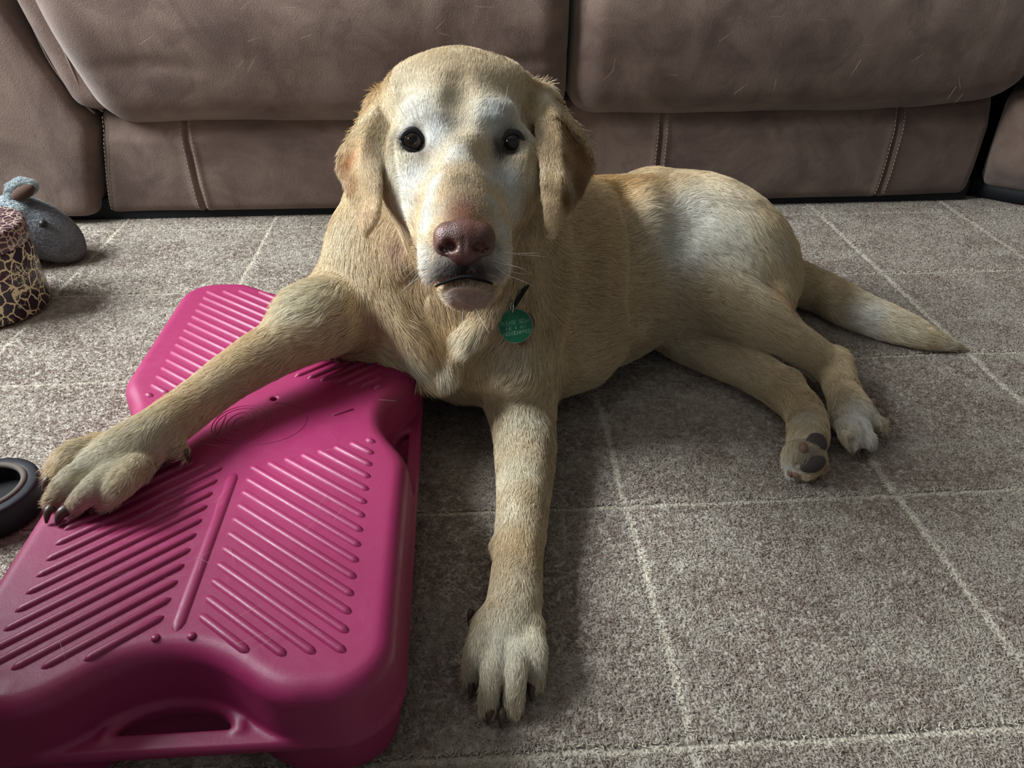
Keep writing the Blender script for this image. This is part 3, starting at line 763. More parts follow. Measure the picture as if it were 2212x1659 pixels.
# ears
def ear(front, mid, rear, t=.0056):
    n = 15; F_, M_, R_ = (spline([at(*q) for q in L], n) for L in (front, mid, rear)); T = []
    for i in range(n - 1):
        for A, B in ((F_, M_), (M_, R_)):
            T.append((A[i], A[i + 1], B[i])); T.append((B[i], A[i + 1], B[i + 1]))
    dogf.tris([[np.asarray(v) for v in t_] for t_ in T], t, .006)
    for i in (2, 7, 12): BONES.append((M_[i - 2], M_[i], .016, .016, None, 1.5))
ear([(842, 245, .715), (822, 300, .678), (815, 370, .660), (817, 430, .650), (813, 470, .648), (792, 503, .652)],
    [(826, 205, .725), (792, 290, .672), (782, 350, .662), (792, 410, .660), (794, 460, .652), (789, 503, .652)],
    [(812, 205, .745), (771, 280, .712), (739, 345, .690), (750, 395, .680), (775, 450, .664), (786, 500, .653)])
ear([(1155, 245, .715), (1170, 300, .68), (1175, 370, .662), (1178, 430, .652), (1184, 478, .650), (1193, 503, .652)],
    [(1172, 200, .73), (1202, 270, .685), (1207, 340, .668), (1207, 400, .656), (1203, 450, .652), (1195, 503, .652)],
    [(1185, 190, .755), (1228, 260, .73), (1275, 338, .72), (1258, 400, .695), (1218, 455, .668), (1197, 500, .654)])
# ---- surface, colours, coat
pn_ = surf(1003, 520)[0]
dogf.ellipsoid(at(1003, 532, depth(pn_) + .001), CAMX, (PXM(42, .6), PXM(27, .6), .008), .003, 'sub')
dogf.f += .0022
_x = (dogf.lo[0] + np.arange(dogf.n[0]) * dogf.h - BCX)[:, None]; _y = (dogf.lo[1] + np.arange(dogf.n[1]) * dogf.h - BCY)[None, :]
_pl = plan(_x, _y, .002).astype(np.float32); _z = (dogf.lo[2] + np.arange(dogf.n[2]) * dogf.h - BT - .0015).astype(np.float32)
for _k in range(dogf.n[2]): dogf.f[:, :, _k] = np.maximum(dogf.f[:, :, _k], -np.maximum(_pl, _z[_k]))
dogf.floor(0.0008)
DV, DQ = dogf.mesh(); DV = laplace(DV, DQ, 2, .5); DN_ = vnormals(DV, DQ)
BASE = np.array([.73, .56, .345]); PALE = (.84, .77, .61); WHITE = (.86, .84, .78); TAN = (.62, .39, .19); GOLD = (.72, .47, .21)
GREY = (.30, .29, .30); DARK = (.045, .042, .05); PINK = (.52, .33, .27); GRW = (.66, .68, .67)
TINTS = [  # px, py, radius px, colour, strength
 (900, 220, 130, PALE, .8), (1080, 230, 110, PALE, .6), (990, 130, 90, (.66, .52, .33), .7), (1085, 140, 60, (.66, .52, .33), .6),
 (900, 255, 55, WHITE, .9), (940, 290, 40, GRW, .9), (1075, 255, 55, GRW, 1.0), (1120, 265, 40, WHITE, .8),
 (978, 215, 20, (.50, .45, .37), .55), (990, 262, 18, (.55, .50, .42), .5), (955, 262, 24, (.46, .46, .45), .5), (985, 175, 12, (.50, .43, .33), .4),
 (985, 330, 45, GRW, .7), (890, 380, 50, WHITE, 1.0), (880, 450, 40, WHITE, .7), (920, 480, 34, WHITE, .9), (1090, 390, 50, GRW, 1.0), (1110, 450, 45, WHITE, .7), (1085, 500, 34, WHITE, .9),
 (845, 350, 30, PALE, .8), (850, 440, 26, PALE, .8), (1150, 380, 30, PALE, .7),
 (935, 400, 30, WHITE, .9), (925, 440, 26, WHITE, .9), (1058, 395, 24, GRW, .9), (1065, 440, 22, GRW, .8), (1000, 392, 40, (.36, .27, .17), .95), (1000, 432, 46, (.29, .20, .12), 1.0), (1000, 464, 42, (.28, .13, .085), 1.0), (1003, 520, 44, (.20, .10, .08), 1.0), (1003, 555, 30, (.14, .08, .07), 1.0), (945, 455, 24, (.50, .46, .38), .5), (1055, 455, 24, (.45, .42, .36), .5),
 (920, 560, 34, WHITE, .9), (930, 600, 30, WHITE, .6), (1085, 560, 34, WHITE, .9), (1085, 600, 28, GRW, .6),
 (1003, 650, 44, (.60, .46, .37), .9), (1045, 648, 30, (.54, .40, .33), .8), (945, 590, 22, GREY, .6), (1066, 588, 22, GREY, .7), (972, 580, 26, DARK, .95), (1003, 582, 34, DARK, 1.0), (1036, 580, 28, DARK, 1.0), (975, 600, 14, DARK, .8), (1003, 600, 18, DARK, 1.0), (1035, 600, 16, DARK, .9), (1058, 606, 12, DARK, .7), (950, 610, 10, DARK, .6), (955, 560, 16, GREY, .7), (1058, 560, 18, GREY, .8), (943, 530, 12, GREY, .7), (1068, 530, 14, GREY, .8),
 (1008, 640, 34, (.60, .46, .38), .9), (985, 640, 12, WHITE, .9),
 (892, 303, 34, DARK, 1.0), (893, 327, 20, DARK, .95), (910, 332, 18, (.14, .13, .14), .9), (868, 305, 10, DARK, .7), (915, 335, 12, (.40, .26, .20), .6), (925, 318, 12, GREY, .6),
 (1104, 308, 35, DARK, 1.0), (1093, 328, 24, DARK, 1.0), (1078, 338, 20, DARK, .95), (1070, 318, 18, DARK, .85), (1110, 330, 16, DARK, .8),
 (790, 250, 36, PALE, .6), (770, 330, 30, (.66, .45, .26), .8), (748, 350, 30, (.46, .23, .085), 1.0), (758, 398, 26, (.50, .28, .12), .95), (790, 460, 26, (.70, .50, .33), .8), (812, 330, 22, (.66, .52, .36), .8), (815, 400, 16, (.70, .55, .40), .7),
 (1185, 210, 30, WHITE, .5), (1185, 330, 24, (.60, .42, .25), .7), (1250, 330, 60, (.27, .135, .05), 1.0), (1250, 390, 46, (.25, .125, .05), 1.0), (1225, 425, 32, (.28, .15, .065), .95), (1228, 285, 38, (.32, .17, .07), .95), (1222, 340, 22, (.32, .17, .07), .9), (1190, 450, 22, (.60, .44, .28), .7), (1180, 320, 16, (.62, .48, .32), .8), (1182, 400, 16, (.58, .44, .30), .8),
 (860, 520, 30, (.50, .33, .24), .8), (880, 580, 30, (.55, .40, .28), .6), (1130, 480, 40, (.45, .32, .22), .7),
 (740, 500, 70, PALE, .5), (700, 620, 80, PALE, .9), (650, 660, 60, PALE, .8), (760, 700, 50, (.66, .50, .42), .5), (880, 770, 40, PALE, .8), (830, 640, 60, BASE, .8), (930, 720, 50, GOLD, .5), (1020, 740, 50, PALE, .7), (1120, 770, 50, PALE, .6), (960, 800, 30, PALE, .8),
 (590, 740, 60, (.72, .60, .42), .6), (480, 820, 60, (.70, .60, .44), .6), (330, 930, 90, (.70, .64, .50), .8), (200, 1010, 110, (.72, .68, .56), .9),
 (1130, 900, 60, PALE, .8), (1090, 950, 40, (.72, .64, .48), .7), (1110, 1010, 66, PALE, .8), (1105, 1100, 50, PALE, .7), (1160, 1060, 36, (.72, .58, .38), .7), (1120, 1250, 70, (.72, .62, .46), .7), (1095, 1400, 120, (.80, .76, .64), .9), (1160, 1130, 30, (.60, .48, .34), .4),
 (1330, 400, 80, GOLD, .9), (1290, 500, 100, (.66, .46, .24), .7), (1370, 520, 50, (.62, .42, .22), .8), (1400, 400, 60, GOLD, .6), (1250, 650, 110, (.66, .48, .28), .6),
 (1500, 480, 100, WHITE, .9), (1450, 540, 70, WHITE, .8), (1560, 520, 80, (.78, .73, .60), .9), (1620, 600, 50, (.74, .66, .50), .6), (1680, 520, 40, (.66, .60, .48), .6), (1560, 420, 60, (.72, .62, .44), .6),
 (1665, 628, 36, (.44, .25, .12), 1.0), (1688, 650, 26, (.42, .24, .12), 1.0), (1560, 660, 80, (.68, .54, .36), .6), (1440, 660, 60, (.62, .48, .34), .5), (1730, 750, 50, (.68, .54, .36), .6),
 (1850, 900, 60, WHITE, .9), (1880, 950, 40, WHITE, .8), (1820, 850, 40, (.72, .60, .42), .6), (1740, 950, 50, PALE, .9), (1700, 1010, 30, WHITE, .9), (1600, 800, 60, (.70, .58, .42), .6), (1480, 740, 50, PALE, .5), (1740, 900, 30, WHITE, .6),
 (1742, 990, 34, (.42, .35, .27), .7), (1765, 985, 22, (.30, .26, .22), .7),
 (1790, 640, 40, (.70, .56, .36), .6), (1860, 680, 50, WHITE, .8), (1940, 710, 44, (.78, .69, .50), .8), (2040, 745, 30, (.78, .70, .56), .8), (2075, 752, 14, (.42, .34, .28), .7),
]
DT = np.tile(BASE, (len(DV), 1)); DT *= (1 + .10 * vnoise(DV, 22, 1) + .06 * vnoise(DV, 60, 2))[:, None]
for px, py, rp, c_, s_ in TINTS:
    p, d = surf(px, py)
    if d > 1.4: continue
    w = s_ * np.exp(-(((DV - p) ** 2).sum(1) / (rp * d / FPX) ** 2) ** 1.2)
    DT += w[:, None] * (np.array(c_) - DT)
HL = np.full(len(DV), .016)              # hair length
for px, py, rp, L, s_ in [(990, 330, 260, .0045, 1), (990, 200, 210, .0045, 1), (1000, 500, 110, .0026, 1), (892, 303, 34, .0022, .9), (1104, 308, 34, .0022, .9), (770, 340, 70, .0035, 1), (800, 450, 70, .0035, 1), (1240, 340, 80, .0035, 1), (1195, 450, 70, .0035, 1), (810, 220, 60, .0045, 1), (1185, 205, 60, .0045, 1),
        (1010, 640, 70, .0045, .9), (800, 640, 90, .018, .8), (900, 780, 90, .024, .9), (1020, 780, 90, .020, .8), (980, 700, 80, .02, .8), (730, 500, 80, .016, .8), (1080, 830, 60, .016, .6), (1250, 830, 70, .02, .7), (690, 760, 60, .016, .6),
        (500, 800, 110, .008, 1), (350, 920, 110, .008, 1), (200, 1020, 130, .0055, 1), (1130, 1000, 120, .008, 1), (1120, 1180, 130, .008, 1), (1095, 1400, 160, .006, 1), (590, 745, 80, .010, .8),
        (1750, 780, 90, .008, 1), (1850, 920, 90, .008, 1), (1740, 950, 110, .007, 1), (1600, 800, 90, .010, .8), (1672, 640, 40, .020, .8), (1900, 700, 120, .018, .8), (2050, 745, 60, .018, 1), (1380, 760, 60, .022, .8), (1400, 700, 50, .02, .7)]:
    p, d = surf(px, py)
    w = s_ * np.exp(-(((DV - p) ** 2).sum(1) / (rp * d / FPX) ** 2) ** 1.5); HL += w * (L - HL)
FL = np.zeros_like(DV); ws = np.full(len(DV), 1e-12)
for a, b, ra, rb, fl, bw in BONES:
    ab = b - a; L2 = ab @ ab; t = np.clip((DV - a) @ ab / L2, 0, 1); q = DV - a - t[:, None] * ab
    dist = np.abs(np.linalg.norm(q, axis=1) - (ra + (rb - ra) * t)); w = bw * np.exp(-dist / .008)
    f = (ab / math.sqrt(L2)) if fl is None else fl / np.linalg.norm(fl)
    FL += w[:, None] * f; ws += w
FL /= (np.linalg.norm(FL, axis=1)[:, None] + 1e-9)
FL += .38 * np.stack([vnoise(DV, 45, 5), vnoise(DV, 45, 6), vnoise(DV, 45, 7)], 1) + .34 * np.stack([vnoise(DV, 160, 8), vnoise(DV, 160, 9), vnoise(DV, 160, 10)], 1)
def tangent(F_, N_):
    t = F_ - (F_ * N_).sum(1)[:, None] * N_; return t / (np.linalg.norm(t, axis=1)[:, None] + 1e-9)
m_skin = material('dog_skin', (.7, .55, .35), .75, .15)
nt = NT(m_skin); at_ = nt.n('ShaderNodeAttribute', attribute_name='tint'); nt.l(nt.mix(1.0, at_.outputs['Color'], (.80, .76, .72), 'MULTIPLY'), nt.b.inputs['Base Color'])
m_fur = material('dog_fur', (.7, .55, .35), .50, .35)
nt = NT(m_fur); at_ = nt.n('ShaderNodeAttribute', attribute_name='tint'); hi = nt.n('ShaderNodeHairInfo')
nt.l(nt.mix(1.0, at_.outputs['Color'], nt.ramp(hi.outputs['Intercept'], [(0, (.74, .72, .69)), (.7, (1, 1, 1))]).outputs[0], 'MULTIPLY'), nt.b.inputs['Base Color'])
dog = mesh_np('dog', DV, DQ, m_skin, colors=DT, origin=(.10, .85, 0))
tag(dog, 'old yellow labrador with white face lying on the carpet, one foreleg across the pink board', 'dog')
view = DV - C0; view /= np.linalg.norm(view, axis=1)[:, None]; fac = -(view * DN_).sum(1)
FURD = 950000.0
dens = FURD * np.clip(.45 + fac * 1.2, .22, 1.0) * np.clip(.010 / HL, .6, 1.9) * (DV[:, 2] > .003)
for px, py in EYES:
    dens *= 1 - np.exp(-(((DV - at(px, py, .655)) ** 2).sum(1) / .0095 ** 2) ** 3)
pn = pn_
dens *= 1 - np.exp(-(((DV - pn) ** 2).sum(1) / .021 ** 2) ** 3)
T_, W_ = scatter(DV, DQ, dens)
mixv = lambda A: (A[T_] * W_[..., None]).sum(1) if A.ndim == 2 else (A[T_] * W_).sum(1)
hr = mixv(DV); hn = mixv(DN_); hn /= np.linalg.norm(hn, axis=1)[:, None]; hf = tangent(mixv(FL), hn); hl = mixv(HL)
hc_ = mixv(DT) * (1 + rng.normal(0, .16, (len(hr), 1))); w_ = (rng.random((len(hr), 1)) < .12) * .35
hc_ = np.clip(hc_ + w_ * (np.array([.86, .82, .74]) - hc_) * (hc_.mean(1)[:, None] > .36), .01, .92)
print('HAIRS', len(hr))
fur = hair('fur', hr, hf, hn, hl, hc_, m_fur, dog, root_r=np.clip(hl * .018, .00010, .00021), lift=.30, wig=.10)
# ---- eyes, lids, nose, claws, pads, whiskers: parts of the dog
m_eye = material('eye', (.02, .012, .008), .04, .6)
nt = NT(m_eye); at_ = nt.n('ShaderNodeAttribute', attribute_name='tint'); nt.l(at_.outputs['Color'], nt.b.inputs['Base Color'])
m_lid = material('eyelid_skin', (.02, .018, .02), .45, .4)
m_claw = material('claw', (.075, .045, .035), .35, .4)
m_nose = material('nose_skin', (.30, .13, .11), .38, .5)
nt = NT(m_nose); P_ = nt.obj(); vo = nt.n('ShaderNodeTexVoronoi'); vo.inputs['Scale'].default_value = 900; nt.l(P_, vo.inputs['Vector'])
nt.bump(vo.outputs['Distance'], .5, .0006)
n1 = nt.noise(P_, 60); nt.l(nt.ramp(n1.outputs[0], [(.35, (.085, .036, .028)), (.65, (.165, .072, .055))]).outputs[0], nt.b.inputs['Base Color'])
m_pad = material('paw_pad', (.055, .045, .042), .6, .3); m_padt = material('paw_pad_tan', (.20, .11, .08), .6, .3)
for s_, (ex, ey) in zip((-1, 1), EYES):
    R = .0112; d0 = surf(ex - 34, ey)[1]; d0 = .5 * (d0 + surf(ex + 34, ey - 4)[1]) + .0105
    c = at(ex, ey, d0); g = -ray(ex, ey); g /= np.linalg.norm(g); g = g + c_right * .05 * (-s_) ; g /= np.linalg.norm(g)
    ax = frame_ = np.array([np.cross([0, 0, 1.0], g), [0, 0, 0], g]); ax[0] /= np.linalg.norm(ax[0]); ax[1] = np.cross(ax[2], ax[0])
    V_, F_ = uv_sphere(c, R, ax); ang = np.arccos(np.clip(((V_ - c) / R) @ g, -1, 1))
    colr = np.where(ang[:, None] < .33, [.004, .003, .003], np.where(ang[:, None] < .74, [.020, .011, .007], [.016, .011, .010]))
    mesh_np('eye', V_, F_, m_eye, dog, colors=colr)
    up = [( -29, 8), (-24, -10), (-12, -21), (2, -24), (15, -18), (24, -4), (28, 14)]; lo = [(-29, 8), (-20, 19), (-6, 24), (8, 23), (20, 20), (28, 14)]
    if s_ < 0: up = [(-26, 0), (-20, -14), (-8, -22), (6, -22), (18, -13), (25, 4), (29, 20)]; lo = [(-26, 0), (-20, 14), (-8, 22), (6, 25), (18, 25), (29, 20)]
    else: up = [(-28, 16), (-22, -2), (-12, -17), (2, -23), (15, -20), (24, -8), (27, 6)]; lo = [(-28, 16), (-16, 24), (0, 26), (14, 22), (23, 14), (27, 6)]
    for L in (up, lo):
        pts = []
        for dx, dy in spline([(a, b, 0) for a, b in L], 16)[:, :2]:
            r = ray(ex + dx, ey + dy); r = r / np.linalg.norm(r); oc = C0 - c; b_ = oc @ r; disc = b_ * b_ - (oc @ oc - (R + .0006) ** 2)
            tt = -b_ - math.sqrt(max(disc, 0)) if disc > 0 else -b_ - .001
            pts.append(C0 + r * tt)
        V_, F_ = tube(pts, .0020 + .0008 * np.sin(np.linspace(0, math.pi, 16)), 8); mesh_np('eyelid', V_, F_, m_lid, dog)
# nose
nf = Sdf(pn - .035, pn + .035, .0007); nd = depth(pn) + .0065
def nell(px, py, dd, rx, ry, rz, k=.004, op='add', rot=0.0):
    A = CAMX.copy(); c, s_ = math.cos(rot), math.sin(rot); A = np.array([A[0] * c - A[1] * s_, A[0] * s_ + A[1] * c, A[2]])
    nf.ellipsoid(at(px, py, nd + dd), A, (PXM(rx, nd), PXM(ry, nd), rz), k, op)
nell(1003, 514, .004, 56, 46, .014); nell(966, 514, .005, 31, 34, .012); nell(1040, 514, .005, 31, 34, .012)
nell(1003, 546, .004, 36, 29, .013); nell(963, 534, .006, 24, 22, .010); nell(1043, 534, .006, 24, 22, .010)
nell(972, 530, -.009, 15, 11, .009, .003, 'sub', .35); nell(1034, 531, -.009, 15, 11, .009, .003, 'sub', -.35)
nell(958, 538, -.004, 9, 4, .008, .003, 'sub', .5); nell(1048, 538, -.004, 9, 4, .008, .003, 'sub', -.5)
nf.capsule(at(1003, 515, nd - .0115), at(1003, 572, nd - .0095), .0012, .0012, .003, 'sub')
V_, Q_ = nf.mesh(); V_ = laplace(V_, Q_, 2); mesh_np('nose', V_, Q_, m_nose, dog)
V_, F_ = tube(spline(mouth_pts[1:-1], 24), .0002 + .0013 * np.sin(np.linspace(.15, math.pi - .15, 24)) ** .5, 8); mesh_np('lip', V_, F_, material('lip_skin', (.012, .010, .012), .9, .1), dog)
# claws
def claw(p0, p1, r0, z0, z1, mat=m_claw):
    a = atz(*p0, z0); b = atz(*p1, z1); mid = (a + b) / 2 + np.array([0, 0, .003])
    pts = spline([a, mid, b], 9); r = r0 * (1 - np.linspace(0, 1, 9) ** 2 * .75)
    V_, F_ = tube(pts, r, 10); mesh_np('claw', V_, F_, mat, dog)
for a, b, r in (((1021, 1470), (1016, 1508), .0033), ((1061, 1532), (1052, 1566), .0036), ((1087, 1532), (1081, 1572), .0038), ((1147, 1474), (1148, 1514), .0038)): claw(a, b, r, .009, .002)
claw((1018, 1320), (1012, 1352), .0030, .014, .006)
for a, b, r in (((110, 1030), (92, 1064), .0033), ((112, 1096), (100, 1130), .0040), ((146, 1100), (122, 1134), .0055), ((214, 1088), (194, 1114), .0040)): claw(a, b, r, BZ + .010, BZ + .002)
claw((400, 978), (411, 998), .0045, BZ + .014, BZ + .006)
for a, b, r in (((1851, 976), (1855, 996), .0026), ((1864, 972), (1872, 992), .0030), ((1888, 946), (1899, 952), .0030), ((1900, 934), (1912, 938), .0028)): claw(a, b, r, .008, .002)
# pads of the upturned hind foot
def pad(px, py, rx, ry, rot, mat):
    p, d = surf(px, py); A = CAMX.copy(); c, s_ = math.cos(rot), math.sin(rot); A = np.array([A[0] * c - A[1] * s_, A[0] * s_ + A[1] * c, A[2]])
    V_, F_ = uv_sphere(np.zeros(3), 1.0, nu=20, nv=14); V_ = V_ * (1 + .04 * vnoise(V_, 2.5, 4))[:, None]
    V_ = (V_ * [PXM(rx, d), PXM(ry, d), .005]) @ A + p + c_fwd * .0005; mesh_np('paw_pad', V_, F_, mat, dog)
pad(1764, 958, 24, 23, .5, m_pad); pad(1736, 968, 10, 13, .1, m_padt); pad(1756, 1002, 29, 19, -.3, m_pad); pad(1710, 1018, 8, 14, .3, m_padt); pad(1724, 1026, 12, 9, .2, m_padt)
# whiskers
wp, wd = [], []
for sx, xs in ((-1, (925, 935, 945, 930, 940, 950)), (1, (1085, 1075, 1065, 1080, 1070, 1060))):
    for i, x in enumerate(xs):
        p, _ = surf(x, 545 + 12 * i % 45); wp.append(p); wd.append(cam3(sx * (1.0 + .2 * rng.random()), .35 + .7 * rng.random(), -.1))
for x, y, dx, dy in ((905, 255, -.3, -1), (1070, 250, .3, -1), (1085, 245, .5, -1), (880, 262, -.5, -1), (1000, 660, -.3, 1), (1025, 662, .3, 1)):
    p, _ = surf(x, y); wp.append(p); wd.append(cam3(dx, dy, .5))
wp = np.array(wp); wd = np.array(wd); wd /= np.linalg.norm(wd, axis=1)[:, None]
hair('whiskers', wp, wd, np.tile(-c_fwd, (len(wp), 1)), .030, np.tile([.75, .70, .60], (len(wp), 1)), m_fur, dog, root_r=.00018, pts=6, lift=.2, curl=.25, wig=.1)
# ------------------------------------------------------------------ collar and tags
m_collar = material('black_collar', (.018, .018, .020), .6, .3); m_steel = material('steel', (.55, .53, .50), .3, .5, 1.0)
m_green = material('green_enamel', srgb(8, 94, 60), .35, .5); m_engr = material('engraving', srgb(150, 190, 165), .5); m_copper = material('copper_tag', srgb(116, 86, 62), .45, .4, .3)
cpts = [surf(*p)[0] - c_fwd * q for p, q in (((1150, 590), -.016), ((1139, 606), -.004), ((1128, 624), .004), ((1112, 650), .006), ((1098, 668), .002), ((1084, 686), -.014))]
def strap(name, pts, w, t, n, mat, parent=None):
    P = spline(pts, n); T = np.gradient(P, axis=0); T /= np.linalg.norm(T, axis=1)[:, None]; V = []; Fc = []
    for p, d in zip(P, T):
        nrm = -c_fwd - (-c_fwd @ d) * d; nrm /= np.linalg.norm(nrm); s_ = np.cross(d, nrm)
        for a, b in ((-1, -1), (1, -1), (1, 1), (-1, 1)): V.append(p + s_ * a * w / 2 + nrm * b * t / 2)
    for i in range(n - 1):
        for j in range(4): k = (j + 1) % 4; Fc.append((i * 4 + j, i * 4 + k, i * 4 + 4 + k, i * 4 + 4 + j))
    Fc += [(3, 2, 1, 0), tuple((n - 1) * 4 + i for i in range(4))]
    return mesh_np(name, V, Fc, mat, parent, smooth=False, origin=P.mean(0) if parent is None else None)
collar = strap('dog_collar', cpts, .010, .003, 24, m_collar)
tag(collar, 'narrow black collar half hidden in the dog\'s neck fur', 'collar')
tc, td = surf(1114, 706); td = td - .022; tc = at(1114, 704, td)
tn = -ray(1114, 704); tn /= np.linalg.norm(tn); tn = tn + np.array([0, 0, .0]); tn /= np.linalg.norm(tn)
roll = math.radians(-9)
tx = c_right * math.cos(roll) + c_up * -math.sin(roll) * 1.0; tx = tx - (tx @ tn) * tn; tx /= np.linalg.norm(tx); ty = np.cross(tn, tx)
def disc(c, r, t, axes, n=64, hole=None):
    X, Y, Z = axes; V = []; Fc = []
    ang = np.arange(n) * 2 * math.pi / n
    for zz_, rr in ((-t / 2, r), (t / 2 - .0003, r), (t / 2, r - .0004)):
        for a in ang: V.append(c + X * rr * math.cos(a) + Y * rr * math.sin(a) + Z * zz_)
    if hole is None: Fc.append(tuple(range(n))[::-1]); Fc.append(tuple(range(2 * n, 3 * n)))
    for k in range(2):
        for i in range(n): j = (i + 1) % n; Fc.append((k * n + i, k * n + j, (k + 1) * n + j, (k + 1) * n + i))
    return V, Fc
TR = 36.5 * td / FPX
idt = empty('id_tag', tuple(tc)); tag(idt, 'round green engraved pet tag hanging from the black collar', 'pet tag')
V_, F_ = disc(tc, TR, .0012, (tx, ty, tn)); mesh_np('disc', V_, F_, m_green, idt, smooth=False)
V_, F_ = tube([tc + tx * TR * math.cos(a) + ty * TR * math.sin(a) for a in np.linspace(0, 2 * math.pi, 65)], .0004, 6, False); mesh_np('rim', V_, F_, m_steel, idt)
hc0 = tc + ty * TR * .80 - tx * TR * .06
V_, F_ = disc(hc0 + tn * .0007, .0012, .0002, (tx, ty, tn), 20); mesh_np('hole', V_, F_, m_collar, idt, smooth=False)
STROKES = {'P': [[(0, 0), (0, 1), (.6, 1), (.6, .5), (0, .5)]], 'L': [[(0, 1), (0, 0), (.55, 0)]], 'E': [[(.6, 1), (0, 1), (0, 0), (.6, 0)], [(0, .52), (.5, .52)]],
 'A': [[(0, 0), (.32, 1), (.64, 0)], [(.12, .38), (.52, .38)]], 'S': [[(.6, .88), (.45, 1), (.12, 1), (0, .85), (0, .62), (.6, .42), (.6, .14), (.45, 0), (.12, 0), (0, .14)]],
 'C': [[(.6, .85), (.45, 1), (.14, 1), (0, .85), (0, .15), (.14, 0), (.45, 0), (.6, .15)]], 'N': [[(0, 0), (0, 1), (.6, 0), (.6, 1)]], 'M': [[(0, 0), (0, 1), (.35, .3), (.7, 1), (.7, 0)]],
 'I': [[(.15, 0), (.15, 1)]], 'R': [[(0, 0), (0, 1), (.6, 1), (.6, .5), (0, .5)], [(.25, .5), (.6, 0)]], 'O': [[(.14, 0), (0, .15), (0, .85), (.14, 1), (.46, 1), (.6, .85), (.6, .15), (.46, 0), (.14, 0)]],
 'H': [[(0, 0), (0, 1)], [(.6, 0), (.6, 1)], [(0, .5), (.6, .5)]], 'D': [[(0, 0), (0, 1), (.42, 1), (.6, .8), (.6, .2), (.42, 0), (0, 0)]], ' ': [],
 'F': [[(0, 0), (0, 1), (.6, 1)], [(0, .52), (.5, .52)]], 'T': [[(.3, 0), (.3, 1)], [(0, 1), (.6, 1)]]}
WID = {'I': .30, 'M': .70, 'A': .64, ' ': .55}
def lettering(text, c, X, Y, Z, h, width, r):
    adv = [WID.get(ch, .6) for ch in text]; gap = .22; tot = sum(adv) + gap * (len(text) - 1); sx = width / tot; x0 = -width / 2; parts = []
    for ch, w in zip(text, adv):
        for s_ in STROKES[ch]:
            parts.append(tube([c + X * (x0 + a * sx) + Y * (b - .5) * h + Z for a, b in s_], r, 4))
        x0 += (w + gap) * sx
    return join(parts)
for text, yy, ww in (('PLEASE SCAN', .22, 1.66), ('ME I AM', -.10, 1.14), ('MICROCHIPPED', -.41, 1.64)):
    V_, F_ = lettering(text, tc + ty * TR * yy, tx, ty, tn * .0007, TR * .21, TR * ww, .00019); mesh_np('lettering', V_, F_, m_engr, idt, smooth=False)
for k in range(2):
    hh = np.array([0, 0, 0.0]); cc = hc0 + ty * .0058 + tn * .001 + tx * (.0006 * k)
    V_, F_ = tube([cc + ty * .0068 * math.cos(a) + (tn * .9 + tx * .25) * .0052 * math.sin(a) + tx * .0012 * math.cos(a) for a in np.linspace(0, 2 * math.pi, 40)], .0004, 6, False); mesh_np('split_ring', V_, F_, m_steel, idt)
# second tag behind
c2 = tc + c_right * .0036 - c_up * .0032 - tn * .003
V2 = []; prof = [(0, -1.12), (.62, -.42), (1.0, .2), (.85, .75), (.45, .95), (0, .75), (-.45, .95), (-.85, .75), (-1.0, .2), (-.62, -.42)]
prof = spline([(a, b, 0) for a, b in prof + prof[:1]], 60)[:-1]; n = len(prof)
for zz_ in (-.0006, .0006):
    for a, b, _ in prof: V2.append(c2 + tx * a * TR * .98 + ty * b * TR + tn * zz_)
F2 = [tuple(range(n))[::-1], tuple(range(n, 2 * n))] + [(i, (i + 1) % n, n + (i + 1) % n, n + i) for i in range(n)]
t2 = mesh_np('name_tag', V2, F2, m_copper, None, smooth=False, origin=c2); tag(t2, 'copper coloured heart shaped tag behind the green one', 'pet tag')
